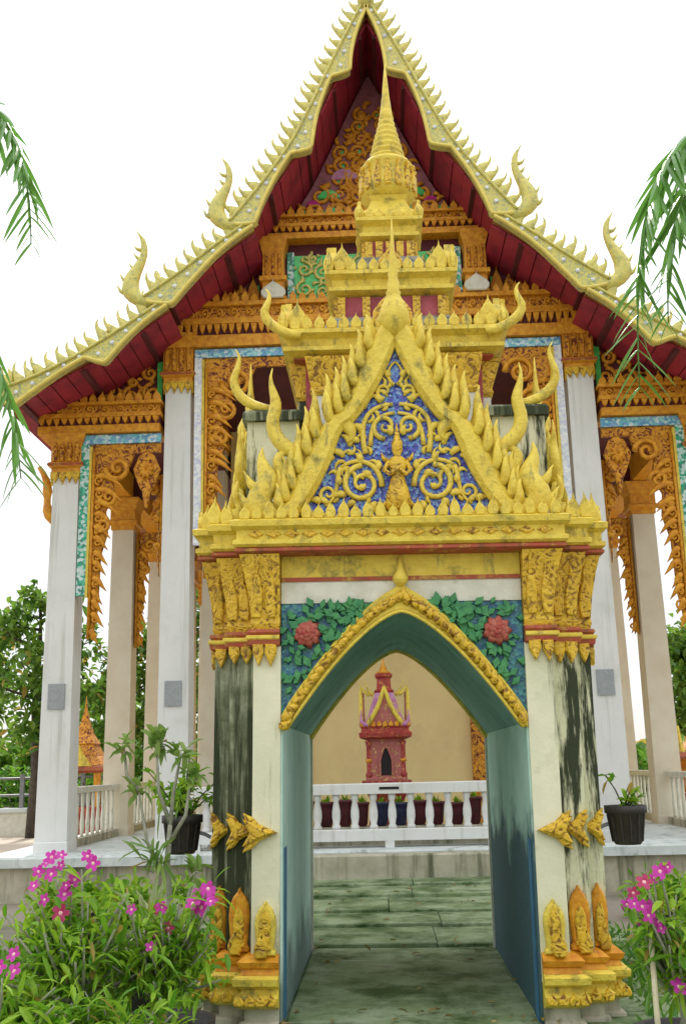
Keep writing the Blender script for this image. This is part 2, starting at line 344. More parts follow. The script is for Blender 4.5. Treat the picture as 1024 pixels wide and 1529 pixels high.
# ================================================================== GROUND AND SETTING
def ground_mat():
    m = mat('ground', (0.30, 0.26, 0.21), (0.24, 0.21, 0.16), 0.6, 0.9, 0.3, 14, grime=(0.08, 0.10, 0.04), grime_lo=0.5, grime_hi=0.68, gscale=0.35)
    return m
ground_mat()
mat('court', (0.50, 0.42, 0.34), (0.42, 0.35, 0.28), 0.8, 0.85, 0.15, 20, grime=(0.24, 0.22, 0.16), grime_lo=0.6, grime_hi=0.8, gscale=0.9)
mat('slab', (0.31, 0.38, 0.23), (0.16, 0.23, 0.09), 3, 0.6, 0.5, 16, grime=(0.03, 0.08, 0.012), grime_lo=0.44, grime_hi=0.62, gscale=2.2, streak=(0.42, 0.45, 0.38), streak_lo=0.60, streak_hi=0.74, sscale=(.8, 5, 5))
g = MB(); n = 40; S = 240
for j in range(n+1):
    for i in range(n+1): g.v.append((-S/2*3+S*3*i/n, -60+S*3*j/n, 0.0))
for j in range(n):
    for i in range(n): g.f.append((j*(n+1)+i, j*(n+1)+i+1, (j+1)*(n+1)+i+1, (j+1)*(n+1)+i))
mk('ground', g, 'ground', kind='structure')
mk('courtyard', MB().add([(-16, 12, .004), (-4.9, 12, .004), (-4.9, 30, .004), (-16, 30, .004)], [(0,1,2,3)]), 'court', kind='structure')
mk('courtyard', MB().add([(4.9, 12, .004), (16, 12, .004), (16, 30, .004), (4.9, 30, .004)], [(0,1,2,3)]), 'court', kind='structure')
# path of weathered slabs from before the gate to the temple
path = mk('path', MB().box(-1.75, 1.85, 2.2, 12.75, -0.05, 0.02), 'slab', kind='structure')
rows = [2.2, 3.1, 4.0, 4.9, 5.75, 6.6, 7.4, 8.15, 8.85, 9.7, 10.4, 11.3, 12.0, 12.74]
for k in range(len(rows)-1):
    cuts = [-1.75, -0.62+random.uniform(-.2, .2), 0.62+random.uniform(-.2, .2), 1.85]
    if k > 7: cuts = [-1.75, random.uniform(-.5, .5), 1.85]
    for i in range(len(cuts)-1):
        h = 0.045+random.uniform(0, 0.02)+(0.03*(k-7) if k > 7 else 0)
        mk('paving_slab', MB().box(cuts[i]+.003, cuts[i+1]-.003, rows[k]+.003, rows[k+1]-.003, 0.021, h+0.02, 0.008), 'slab', path)

# ================================================================== GATE
gate = thing('gate_pavilion', 'yellow and cream temple gateway with pointed arch, blue mosaic pediment and tall spire', 'gateway', (0.02, 6.3, 0), (0, 0.012, 0))
J, D = 0.735, 2.45; YC = D/2
def pier_ring(o, z, s=1, j=None):
    j = J if j is None else j
    P = [(j, -o), (.90+o, -o), (.90+o, .12-o), (1.06+o, .12-o), (1.06+o, .24-o), (1.17+o, .24-o),
         (1.17+o, D-.24+o), (1.06+o, D-.24+o), (1.06+o, D-.12+o), (.90+o, D-.12+o), (.90+o, D+o), (j, D+o)]
    return [(s*x, y, z) for x, y in P]
def band(prof, s, j=None):
    return MB().loft([pier_ring(o, z, s, j) for o, z in prof])
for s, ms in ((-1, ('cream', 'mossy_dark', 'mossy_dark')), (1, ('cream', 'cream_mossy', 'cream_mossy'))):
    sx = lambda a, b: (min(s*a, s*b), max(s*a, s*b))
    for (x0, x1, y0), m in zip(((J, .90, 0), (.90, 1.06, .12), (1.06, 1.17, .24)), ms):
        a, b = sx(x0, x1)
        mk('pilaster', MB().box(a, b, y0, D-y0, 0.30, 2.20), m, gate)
    # plinth and lotus base mouldings
    pb = mk('pier_base', band([(.06, .02), (.06, .10), (.03, .11), (.03, .17)], s, J+.001), 'plinth', gate)
    mk('base_moulding', band([(.035, .171), (.075, .19), (.085, .235), (.05, .26), (.045, .275), (.09, .30), (.095, .335), (.06, .35)], s, J+.002), 'yellow', pb)
    mk('base_moulding', band([(.055, .351), (.045, .38), (.06, .39), (.07, .42), (.03, .45), (.006, .455)], s, J+.003), 'orange_gold', pb)
    bp = antefix('yellow_carved', .062, .075, .03)
    for (x0, x1, y) in ((J+.01, .985, -.088), (1.0, 1.145, .032), (1.16, 1.255, .152)):
        k = max(1, round((x1-x0)/.062))
        for i in range(k): place('base_petal', bp, pb, (s*(x0+(i+.5)*(x1-x0)/k), y, .195))
    # upright leaves above the base, one per pilaster front and along the outer side
    for (cx, y, w) in ((.815, -.012, .12), (.98, .108, .12), (1.115, .228, .10)):
        lf = MB().prism(tall_leaf(w, .29 if cx < .9 else .35), -.03, 0.03, .012)
        o = mk('base_leaf', lf, 'orange_gold' if cx > .9 else 'yellow', gate, loc=(s*cx, y-.012, .45))
        mk('leaf_rib', MB().prism([(x*.55, z*.8+.03) for x, z in tall_leaf(w, .28)], -.045, -.03, .008), 'yellow_carved', o)
        mk('base_leaf', MB().prism(leaf_outline(w*.7, .16, 6), -.02, .02, .01), 'yellow_carved', gate, loc=(s*(cx+.02), y-.05, .44))
    for y in (.55, .9, 1.25, 1.6, 1.95):
        mk('base_leaf', MB().prism(tall_leaf(.14, .34), -.03, .03, .012), 'orange_gold', gate, loc=(s*1.185, y, .45), rot=(0, 0, PI/2))
    # gilt flower lozenges at mid height
    for (cx, y, w) in ((.85, -.012, .2), (.98, .108, .17), (1.115, .228, .13)):
        fl = MB()
        q = s*cx
        for kk, (hh, yy) in enumerate(((.11, .03), (.075, .045))):
            fl.prism([(q+s*w*.5, 1.115+hh), (q+s*w*.22, 1.115+hh*.78), (q+s*w*.05, 1.115+hh*.45), (q-s*w*.5*(1-kk*.3), 1.115), (q+s*w*.05, 1.115-hh*.45), (q+s*w*.22, 1.115-hh*.78), (q+s*w*.5, 1.115-hh), (q+s*w*.30, 1.115)], y-yy, y+.02, .012)
        mk('flower_band', fl, 'yellow_carved', gate)
    for y in (.7, 1.22, 1.75):
        mk('flower_band', MB().prism([(-.09, 0), (0, .11), (.09, 0), (0, -.11)], -.03, .03, .02), 'orange_gold', gate, loc=(s*1.175, y, 1.115), rot=(0, 0, PI/2))
    # capital: hanging petals, red roll, carved flaring block
    cap = mk('capital', band([(.01, 2.30), (.02, 2.335), (.015, 2.36), (.03, 2.50), (.06, 2.66), (.085, 2.755)], s, J+.004), 'yellow_carved', gate)
    mk('capital_roll', band([(.004, 2.195), (.03, 2.205), (.035, 2.235), (.02, 2.25), (.02, 2.262), (.035, 2.28), (.03, 2.299)], s, J+.005), 'red_trim', cap)
    mk('capital_band', band([(.036, 2.236), (.042, 2.243), (.042, 2.258), (.036, 2.263)], s, J+.006), 'yellow', cap)
    pet = MB().prism([(-.034, 0), (-.036, -.05), (-.018, -.09), (0, -.125), (.018, -.09), (.036, -.05), (.034, 0)], -.03, .01, .01).mesh('capital_petal', 'yellow_carved')
    for (x0, x1, y) in ((J+.02, .91, -.004), (.92, 1.07, .116), (1.08, 1.18, .236)):
        k = max(1, round((x1-x0)/.072))
        for i in range(k):
            place('capital_petal', pet, cap, (s*(x0+(i+.5)*(x1-x0)/k), y-.005, 2.21))
    for i in range(26):
        place('capital_petal', pet, cap, (s*1.172, .29+i*.0735, 2.21), (0, 0, s*PI/2))
    # vertical carved leaves of the capital block
    lf = MB().prism(leaf_outline(.07, .34, 7), -.006, .02, .006).mesh('capital_leaf', 'yellow_carved')
    for (x0, x1, y) in ((J+.01, .93, -.03), (.93, 1.08, .09), (1.10, 1.20, .21)):
        k = max(1, round((x1-x0)/.075))
        for i in range(k): place('capital_leaf', lf, cap, (s*(x0+(i+.5)*(x1-x0)/k), y, 2.37), (.13, 0, 0))
    a, b = sx(J-.03, J)
    mk('jamb_edge', MB().box(a, b, D-.011, D+.02, .06, 1.74), 'white_rough', gate)
    # teal jamb lining, dark wet stain and blue stripe
    a, b = sx(J-.012, J-.001)
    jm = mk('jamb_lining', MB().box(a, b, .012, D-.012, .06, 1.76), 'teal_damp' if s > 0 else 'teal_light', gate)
    if s < 0: mk('paint_stripe', MB().box(-J+.013, -J+.016, .10, .26, .07, 1.02), 'blue_paint', jm)
    else:
        mk('paint_stripe', MB().box(J-.017, J-.0135, .08, .20, .07, 1.06), 'blue_paint', jm)
# threshold
mk('threshold', MB().box(-J+.02, J-.02, -.05, D+.03, 0.02, 0.085, .015), 'slab', gate)
# arch body (barrel)
def arch(hw, z0, h, n=22, p=1.5):
    return [(hw*(1-2*i/n), z0+h*(1-abs(1-2*i/n)**p)) for i in range(n+1)]
AO = arch(J-.02, 1.73, .69)
out = [(J, 1.73)] + AO + [(-J, 1.73), (-J, 2.765), (J, 2.765)]
mk('arch_body', MB().prism(out, .07, D-.07), 'teal', gate)
for y0, y1, face in ((0.03, .07, -1), (D-.07, D-.03, 1)):
    lint = mk('lintel', MB().box(-J, J, y0, y1, 2.60, 2.766), 'yellow', gate)
    mk('lintel_strip', MB().box(-J+.001, J-.001, y0-.006, y0+.01, 2.596, 2.622), 'red_trim', lint)
    mk('white_band', MB().box(-J, J, y0+.003, y1, 2.462, 2.598), 'white_rough', gate)
    A2 = arch(J-.02, 1.745, .70)
    for s in (-1, 1):
        half = [(s*abs(x), z) for x, z in A2 if x >= -1e-6]
        o2 = half + [(0, 2.461), (s*J, 2.461), (s*J, 1.745)]
        sp = mk('spandrel', MB().prism(o2, y0+.012, y1), 'spandrel_mosaic', gate)
        if face < 0:
            # leaves and stems in relief
            lf = MB(); rnd = random.Random(5 if s > 0 else 6)
            for k in range(120):
                x = rnd.uniform(.22, J-.04); za = 1.745+.70*(1-(x/(J-.02))**1.5)+.10
                if za > 2.43: continue
                z = rnd.uniform(za, 2.44); a = rnd.uniform(0, 2*PI); l = rnd.uniform(.05, .095)
                if math.hypot(x-.565, z-2.27) < .085: continue
                dx, dz = math.cos(a)*l, math.sin(a)*l
                px, pz = -dz*.3, dx*.3
                lf.prism([(s*x, z), (s*(x+dx*.5+px), z+dz*.5+pz), (s*(x+dx), z+dz), (s*(x+dx*.5-px), z+dz*.5-pz)], y0-.008-k*.0003, y0+.0118-k*.0001, .004)
            mk('leaf_relief', lf, 'leaf_paint', sp, kind='stuff')
            ro = MB()
            for ring, (r, k, yy, w) in enumerate(((.075, 9, -.012, .034), (.05, 7, -.03, .028), (.025, 5, -.042, .02))):
                for i in range(k):
                    a = 2*PI*i/k+ring*.3
                    cx, cz = s*.575+r*math.cos(a)*.75, 2.275+r*math.sin(a)*.75
                    ro.tube([(s*.575, y0+yy-.005, 2.275), (cx, y0+yy-.014, cz), (s*.575+r*1.25*math.cos(a), y0+yy+.012, 2.275+r*1.25*math.sin(a))], [.012, w, .008], 6, .6)
            mk('rosette', ro, 'rosette', sp, True)
    # gilded arch frame with bosses
    inner = arch(J-.035, 1.70, .70, 30); outer = arch(J+.06, 1.70, .855, 30, 1.42)
    outer[15] = (0, 2.575); outer[0] = (J-.002, 1.70); outer[30] = (-J+.002, 1.70)
    outer = [(max(-J+.002, min(J-.002, x)), z) for x, z in outer]
    fr = mk('arch_frame', MB().prism(inner+outer[::-1], y0-.04*1 if face < 0 else y0, y1 if face < 0 else y1+.04, .015), 'yellow', gate)
    if face < 0:
        rim = MB(); rim.tube([(x, y0-.042, z) for x, z in inner], .012, 6)
        mk('frame_rim', rim, 'yellow', fr, True)
        bs = MB().tube(bez((0,0,-.03), (-.02,-.01,0), (.03,-.02,.03), (.0,-.012,.075), 5), [.022, .03, .028, .018, .01, .003], 6, .7).mesh('frame_leaf', 'yellow_carved', True)
        mid = [((a[0]+b[0])/2, (a[1]+b[1])/2) for a, b in zip(inner, outer)]
        L = 0; prev = mid[0]; step = .055; acc = 0
        for p in mid[1:]:
            seg = math.hypot(p[0]-prev[0], p[1]-prev[1]); t = step-acc
            while t <= seg:
                q = (prev[0]+(p[0]-prev[0])*t/seg, prev[1]+(p[1]-prev[1])*t/seg)
                ang = math.atan2(p[0]-prev[0], p[1]-prev[1])
                d = ang if q[0] > 0 else ang
                place('frame_leaf', bs, fr, (q[0], y0-.045, q[1]), (0, math.radians(-35 if q[0] > 0 else 35), 0))
                t += step
            acc = (acc+seg) % step; prev = p
        mk('frame_finial', MB().lathe([(.012, 0), (.04, .03), (.05, .06), (.03, .1), (.018, .13), (.004, .2)], 8), 'yellow', fr, True, loc=(0, y0-.03, 2.545))
# main cornice (redented all round)
def full_ring(o, z):
    h = [(.90+o, -o), (.90+o, .12-o), (1.06+o, .12-o), (1.06+o, .24-o), (1.17+o, .24-o), (1.17+o, D-.24+o), (1.06+o, D-.24+o), (1.06+o, D-.12+o), (.90+o, D-.12+o), (.90+o, D+o)]
    return [(x, y, z) for x, y in h] + [(-x, y, z) for x, y in reversed(h)]
co = mk('cornice', MB().loft([full_ring(o, z) for o, z in ((.10, 2.795), (.12, 2.81), (.12, 2.835), (.10, 2.845), (.10, 2.90), (.135, 2.92), (.14, 2.955), (.11, 2.97))]), 'yellow', gate)
mk('cornice_fillet', MB().loft([full_ring(o, z) for o, z in ((.075, 2.756), (.11, 2.768), (.11, 2.785), (.09, 2.7955))]), 'red_trim', co)
for i in range(17):      # carved lozenge run along the frieze
    x = -.88+i*.11
    mk('frieze_leaf', MB().prism([(x-.05, 2.8725), (x-.02, 2.888), (x, 2.897), (x+.02, 2.888), (x+.05, 2.8725), (x, 2.848)], -.112, -.095, .006), 'yellow_carved', co)
am = antefix('yellow', .07, .12)
for i in range(26): place('antefix', am, co, (-.95+i*.076, -.11, 2.965), (0, 0, 0), (1, 1, .85+.3*((i*7) % 3)/2))
for s in (-1, 1):
    for i in range(30): place('antefix', am, co, (s*1.27, .20+i*.071, 2.965), (0, 0, PI/2))
    for x, y in ((1.08, .02), (1.16, .02), (1.22, .14)): place('antefix', am, co, (s*x, y, 2.965), (0, 0, 0), (1.3, 1, 1.5))

# pediment (built once, used on four sides)
def make_pediment(front=True):
    r = place('pediment', None, gate)
    ty = [(-.60, 2.97), (.60, 2.97), (.58, 3.06), (.44, 3.40), (.40, 3.52), (.34, 3.60), (.0, 4.28), (-.34, 3.60), (-.40, 3.52), (-.44, 3.40), (-.58, 3.06)]
    mk('tympanum', MB().prism(ty, .0, .10), 'blue_mosaic', r)
    # bargeboard band
    half_c = bez((0, 0, 4.31), (.13, 0, 4.05), (.20, 0, 3.80), (.31, 0, 3.67), 8) + bez((.31, 0, 3.67), (.44, 0, 3.62), (.45, 0, 3.46), (.53, 0, 3.32), 5)[1:] + bez((.53, 0, 3.32), (.60, 0, 3.18), (.63, 0, 3.05), (.75, 0, 3.02), 6)[1:]
    wid = [.066+.012*math.sin(i*.6) for i in range(len(half_c))]
    for s in (-1, 1):
        L, R = [], []
        for i, p in enumerate(half_c):
            q = half_c[min(i+1, len(half_c)-1)]; w = half_c[max(i-1, 0)]
            t = Vector((q[0]-w[0], q[2]-w[2])).normalized(); nn = Vector((-t.y, t.x))
            a = Vector((p[0], p[2]))
            L.append(a+nn*wid[i]); R.append(a-nn*wid[i])
        L[0] = Vector((0, 4.43)); R[0] = Vector((0, 4.235))
        if L[1].x < R[1].x: pass
        pts = [(s*p.x, p.y) for p in L] + [(s*p.x, p.y) for p in reversed(R)]
        bb = mk('bargeboard', MB().prism(pts, -.07, .12, .03), 'yellow', r)
        # inner cusp hook
        mk('barge_hook', MB().tube(bez((s*.36, -.02, 3.64), (s*.29, -.02, 3.60), (s*.26, -.03, 3.53), (s*.31, -.03, 3.49), 6), [.05, .05, .045, .035, .025, .014, .004], 6, .8), 'yellow', bb, True)
        # naga head curl at the foot
        ng = MB()
        ng.tube(bez((s*.68, .02, 3.05), (s*.86, -.02, 2.98), (s*.93, -.02, 3.10), (s*.84, -.02, 3.20), 8)+bez((s*.84, -.02, 3.20), (s*.78, -.02, 3.28), (s*.90, -.02, 3.34), (s*.86, 0, 3.48), 8)[1:],
                [.075, .08, .085, .085, .085, .085, .08, .08, .075, .072, .068, .06, .052, .042, .03, .018, .004], 8, .75)
        for (x, z, l) in ((.92, 3.08, .10), (.89, 3.2, .12), (.80, 3.12, .09)):
            ng.tube(bez((s*x, -.02, z), (s*(x+.06), -.03, z+.02), (s*(x+.05), -.03, z+l*.6), (s*(x+.09), -.02, z+l), 6), [.03, .032, .028, .022, .015, .008, .002], 6, .7)
        mk('naga_head', ng, 'yellow', bb, True)
        # crest flames along the outer edge
        arc = [i/(len(half_c)-1) for i in range(len(half_c))]
        for k, (t, h) in enumerate(((.08, .19), (.155, .22), (.23, .24), (.305, .26), (.38, .27), (.455, .28), (.53, .28), (.605, .28), (.68, .28), (.755, .27), (.83, .25), (.905, .22))):
            f = t*(len(half_c)-1); i = int(f); p = half_c[i]; q = half_c[min(i+1, len(half_c)-1)]; u = f-i
            x = p[0]+(q[0]-p[0])*u; z = p[2]+(q[2]-p[2])*u
            tt = Vector((q[0]-p[0], q[2]-p[2])).normalized(); nn = Vector((-tt.y, tt.x))
            if nn.y < 0: nn = -nn
            bx, bz = x+nn.x*.05, z+nn.y*.05
            P = bez((s*bx, .03, bz), (s*(bx+.12*h/.3), -.01, bz+.02), (s*(bx+.02), -.03, bz+h*.55), (s*(bx+.07), -.02, bz+h), 8)
            mk('crest_flame', MB().tube(P, [.038, .046, .047, .044, .039, .032, .023, .013, .003], 6, .75), 'yellow', bb, True)
            P = bez((s*(bx+.02), -.04, bz-.05), (s*(bx+.09), -.06, bz-.03), (s*(bx+.03), -.07, bz+h*.25), (s*(bx+.07), -.06, bz+h*.52), 6)
            mk('crest_flame', MB().tube(P, [.03, .034, .034, .03, .023, .014, .003], 6, .75), 'yellow', bb, True)
        # outer loops between the flames and the naga
        mk('crest_scroll', MB().tube(bez((s*.62, .02, 3.22), (s*.80, 0, 3.30), (s*.78, 0, 3.46), (s*.70, 0, 3.44), 8), [.045, .045, .044, .042, .04, .036, .03, .022, .008], 6, .8), 'yellow', bb, True)
        mk('crest_scroll', MB().tube(bez((s*.52, .02, 3.38), (s*.74, 0, 3.46), (s*.84, 0, 3.56), (s*.78, 0, 3.74), 8)+bez((s*.78, 0, 3.74), (s*.76, 0, 3.82), (s*.84, 0, 3.90), (s*.80, 0, 4.02), 6)[1:], [.045, .048, .05, .05, .048, .046, .044, .042, .04, .036, .03, .024, .016, .009, .003], 6, .8), 'yellow', bb, True)
    # apex bulb and spike
    fin = MB().lathe([(.03, 0), (.075, .05), (.10, .11), (.098, .17), (.07, .25), (.045, .30), (.05, .32), (.036, .345), (.042, .38), (.03, .42), (.034, .45), (.02, .56), (.012, .70), (.003, .86)], 12, (0, 0, 4.20))
    mk('apex_finial', fin, 'yellow', r, True, loc=(0, -.03, 0))
    # relief on the tympanum
    S = MB()
    def tub(P, r0=.016, r1=.006):
        n = len(P); S.tube(P, [r0+(r1-r0)*i/(n-1) for i in range(n)], 6, .9)
    y = -.012
    for s in (-1, 1):
        tub(scroll(s*.225, 3.22, .125, 1.7, PI/2, -s, 26, y), .02, .01)
        tub(bez((s*.10, y, 3.20), (s*.10, y, 3.36), (s*.26, y, 3.42), (s*.36, y, 3.33), 10), .02, .012)
        tub(bez((s*.36, y, 3.33), (s*.40, y, 3.25), (s*.36, y, 3.14), (s*.46, y, 3.08), 8), .018, .008)
        tub(scroll(s*.44, 3.16, .06, 1.3, -PI/2, s, 16, y), .015, .007)
        tub(scroll(s*.075, 3.60, .085, 1.4, -PI/2, s, 20, y), .018, .009)
        tub(bez((s*.20, y, 3.42), (s*.24, y, 3.60), (s*.22, y, 3.74), (s*.02, y, 3.75), 12), .019, .013)
        tub(bez((s*.17, y, 3.47), (s*.16, y, 3.60), (s*.15, y, 3.68), (s*.01, y, 3.69), 10), .016, .011)
        tub(scroll(s*.075, 3.84, .055, 1.2, -PI/2, s, 14, y), .015, .008)
        tub(bez((s*.01, y, 3.88), (s*.07, y, 3.93), (s*.05, y, 4.0), (0, y, 4.04), 8), .014, .006)
        tub(bez((s*.12, y, 3.80), (s*.16, y, 3.84), (s*.18, y, 3.76), (s*.20, y, 3.72), 8), .013, .004)
        for (x, z, a, l) in ((.34, 3.40, .6, .10), (.30, 3.47, 1.2, .10), (.24, 3.36, 1.4, .07), (.14, 3.31, 2.1, .07), (.33, 3.14, .2, .08), (.40, 3.40, -.5, .08), (.49, 3.10, .5, .07), (.14, 3.10, -1.2, .07),
                             (.27, 3.10, -.4, .06), (.22, 3.56, .9, .09), (.24, 3.50, .2, .07), (.05, 3.54, 1.7, .07), (.1, 3.76, 1.0, .07), (.05, 3.93, 1.3, .06), (.18, 3.26, 1, .06), (.25, 3.2, 3, .05), (.39, 3.22, 2, .06)):
            S.tube(bez((s*x, y, z), (s*(x+l*.5*math.cos(a+.6)), y-.01, z+l*.5*math.sin(a+.6)), (s*(x+l*.8*math.cos(a)), y-.01, z+l*.8*math.sin(a)), (s*(x+l*math.cos(a-.3)), y, z+l*math.sin(a-.3)), 5), [.012, .022, .024, .018, .01, .002], 6, .6)
    rr = random.Random(17)
    for k in range(60):
        x = rr.uniform(.03, .50); z = rr.uniform(3.06, 4.05)
        lim = .54-(z-3.06)*.52 if z < 3.5 else .32*(4.16-z)/.62
        if x > lim-.03 or (x < .12 and z < 3.6): continue
        a = rr.uniform(-.5, 2.6); l = rr.uniform(.05, .085)
        for s in (-1, 1):
            S.tube(bez((s*x, y+.006, z), (s*(x+l*.5*math.cos(a+.8)), y, z+l*.5*math.sin(a+.8)), (s*(x+l*.9*math.cos(a+.2)), y, z+l*.9*math.sin(a+.2)), (s*(x+l*math.cos(a-.5)), y+.004, z+l*math.sin(a-.5)), 5), [.008, .014, .015, .012, .007, .002], 5, .7)
    mk('scroll_relief', S, 'yellow', r, True)
    # central guardian figure in relief
    F = MB()
    F.tube([(0, -.01, 3.02), (0, -.03, 3.06), (0, -.04, 3.14), (0, -.04, 3.22), (0, -.04, 3.27), (0, -.04, 3.33), (0, -.035, 3.375), (0, -.035, 3.395), (0, -.045, 3.425), (0, -.045, 3.455), (0, -.04, 3.48), (0, -.03, 3.51), (0, -.02, 3.56), (0, -.015, 3.62)], [.05, .085, .075, .05, .038, .06, .05, .02, .034, .034, .036, .022, .012, .002], 10, .6)
    for s in (-1, 1):
        F.tube([(s*.052, -.03, 3.355), (s*.082, -.04, 3.30), (s*.05, -.065, 3.265), (s*.012, -.075, 3.30)], [.02, .018, .016, .012], 6)
        F.tube([(s*.055, -.02, 3.36), (s*.09, -.02, 3.385), (s*.10, -.02, 3.42)], [.018, .014, .003], 6)
        F.tube([(s*.06, -.02, 3.10), (s*.11, -.02, 3.06), (s*.13, -.02, 3.10)], [.022, .016, .003], 6)
    mk('guardian_relief', F, 'yellow_carved', r, True)
    for i in range(13):
        place('base_petal', antefix('yellow', .075, .10, .04), r, (-.54+i*.09, -.03, 2.965))
    return r
ped = make_pediment(); ped.location = (0, 0.06, 0)
p2 = copy_tree(ped, gate); p2.location = (0, D-.06, 0); p2.rotation_euler = (0, 0, PI)
for s in (-1, 1):
    q = copy_tree(ped, gate); q.location = (s*1.06, YC, 2.97*.26); q.rotation_euler = (0, 0, s*PI/2); q.scale = (1, 1, .74)
    # long curled horn beside the side pediment
for s in (-1, 1):
    for (x, y, z, h) in ((1.02, .52, 3.90, .50), (.80, .42, 4.40, .40)):
        P = bez((s*(x-.16), y, z), (s*(x+.02), y, z+.02), (s*(x+.14), y, z+.15), (s*(x+.08), y-.02, z+h*.55), 8)+bez((s*(x+.08), y-.02, z+h*.55), (s*(x+.06), y, z+h*.7), (s*(x+.05), y, z+h*.8), (s*(x+.09), y, z+h*.9), 5)[1:]
        mk('corner_horn', MB().tube(P, [.03, .034, .036, .036, .034, .032, .03, .026, .022, .018, .013, .008, .003], 6, .8), 'yellow', gate, True)
# gable roofs behind the pediments and tower core
for k, (rot, l) in enumerate(((0, YC), (PI, YC), (PI/2, 1.06), (-PI/2, 1.06))):
    rf = MB().prism([(-.62, 2.972), (.62, 2.972), (.45, 3.33), (.02, 4.02), (-.02, 4.02), (-.45, 3.33)], -l+.16, -.40)
    mk('gable_roof', rf, 'roof_moss', gate, loc=(0, YC, 0), rot=(0, 0, rot))
core = mk('tower_core', MB().box(-.62, .62, YC-.62, YC+.62, 2.972, 4.30), 'pink_trim', gate)
for a in range(4):
    for s in (-1, 1):
        e = place('tower_pilaster', MB().box(-.11, .11, -.06, .02, 2.98, 4.02).mesh('tower_pilaster', 'cream_mossy' if a == 3 else 'white_rough'), gate)
        e.matrix_local = Matrix.Translation((0, YC, 0)) @ Matrix.Rotation(a*PI/2, 4, 'Z') @ Matrix.Translation((s*.46, -.62, 0))
        mk('tower_capital', MB().loft([[(-w, -d, z), (w, -d, z), (w, .02, z), (-w, .02, z)] for w, d, z in ((.115, .065, 4.0), (.13, .08, 4.03), (.12, .07, 4.06), (.14, .10, 4.16), (.16, .13, 4.27))]), 'yellow_carved', e)
for s in (-1, 1):
    a, b = min(s*.66, s*1.02), max(s*.66, s*1.02)
    sb_ = mk('side_block', MB().box(a, b, .50, D-.50, 2.972, 3.80), 'cream_mossy', gate)
    mk('block_cap', MB().box(a-.03, b+.03, .46, D-.46, 3.801, 3.88, .02), 'mossy_dark', sb_)
def sqband(prof): return MB().lathe(prof, 4, (0, YC, 0), True)
tp_me = MB().box(-.028, .028, -.025, .01, 0, .2).mesh('tier_pilaster', 'yellow_carved')
tiers = [(.80, 4.275, .62, .40, 4.70), (.49, 4.87, .40, .21, 5.28), (.26, 5.43, .19, .15, 5.60)]
for k, (h, z, body, nxt, nz_) in enumerate(tiers):
    c = mk('tier_cornice', sqband([(h-.12, z), (h-.03, z+.03), (h-.03, z+.06), (h-.06, z+.07), (h-.05, z+.12), (h, z+.15), (h, z+.18), (h-.03, z+.19)]), 'yellow', gate)
    mk('tier_fillet', sqband([(h-.14, z-.022), (h-.10, z-.012), (h-.10, z-.002)]), 'red_trim', c)
    mk('tier_roof', sqband([(h-.05, z+.191), ((h+nxt)/2-.05, z+.26), (nxt+.02, nz_)]), 'roof_moss', gate)
    if k < 2:
        b = tiers[k+1][2]
        mk('tier_body', sqband([(b, nz_-.08), (b, tiers[k+1][1]-.002)]), 'pink_trim', gate)
        for a in range(4):
            for i in range(5):
                o = place('tier_pilaster', tp_me, gate)
                o.matrix_local = Matrix.Translation((0, YC, 0)) @ Matrix.Rotation(a*PI/2, 4, 'Z') @ Matrix.Translation((-b+.03+i*(2*b-.06)/4, -b, nz_-.06)) @ Matrix.Diagonal((1, 1, (tiers[k+1][1]-nz_+.05)/.2, 1))
    step = .085; cnt = int(2*h/step)
    af = antefix('yellow', .08, .12 if k < 2 else .09)
    for a in range(4):
        for i in range(cnt+1):
            o = place('antefix', af, c)
            o.matrix_local = Matrix.Translation((0, YC, 0)) @ Matrix.Rotation(a*PI/2, 4, 'Z') @ Matrix.Translation((-h+.03+i*(2*h-.06)/cnt, -h+.03, z+.185)) @ Matrix.Diagonal((1, 1, 1.6 if i in (0, cnt) else 1.0, 1))
        if k < 2:        # small gable fronting each tier
            fr = place('tier_gable', antefix('yellow_carved', .30 if k == 0 else .2, .36 if k == 0 else .24, .06), gate)
            fr.matrix_local = Matrix.Translation((0, YC, 0)) @ Matrix.Rotation(a*PI/2, 4, 'Z') @ Matrix.Translation((0, -h+.10, z+.19))
            for s in (-1, 1):
                e = place('tier_gable', antefix('yellow', .14, .24, .05), gate)
                e.matrix_local = Matrix.Translation((0, YC, 0)) @ Matrix.Rotation(a*PI/2, 4, 'Z') @ Matrix.Translation((s*(h-.13), -h+.06, z+.19))
# bell, rings and spire
mk('bell_base', sqband([(.20, 5.60), (.235, 5.62), (.235, 5.66), (.17, 5.72), (.13, 5.82), (.15, 5.86)]), 'yellow', gate)
bl = MB().lathe([(.10, 5.84), (.215, 5.90), (.225, 5.96), (.215, 6.02), (.19, 6.10), (.20, 6.15), (.21, 6.17), (.19, 6.20), (.14, 6.21)], 20, (0, YC, 0))
bell = mk('bell', bl, 'yellow', gate, True)
fl = MB().prism(leaf_outline(.065, .24, 6), -.02, .02, .01).mesh('bell_petal', 'yellow_carved')
for i in range(16):
    a = 2*PI*i/16; place('bell_petal', fl, bell, (.215*math.cos(a), YC+.215*math.sin(a), 5.91), (0, 0, a+PI/2))
pr_ = [(.14, 6.21)]
for i in range(7):
    r = .15-.0135*i; z = 6.22+.055*i
    pr_ += [(r*.86, z), (r, z+.018), (r, z+.036), (r*.84, z+.052)]
pr_ += [(.055, 6.61), (.062, 6.63), (.05, 6.68), (.03, 6.85), (.018, 7.0), (.003, 7.16)]
mk('spire', MB().lathe(pr_, 16, (0, YC, 0)), 'yellow', gate, True)

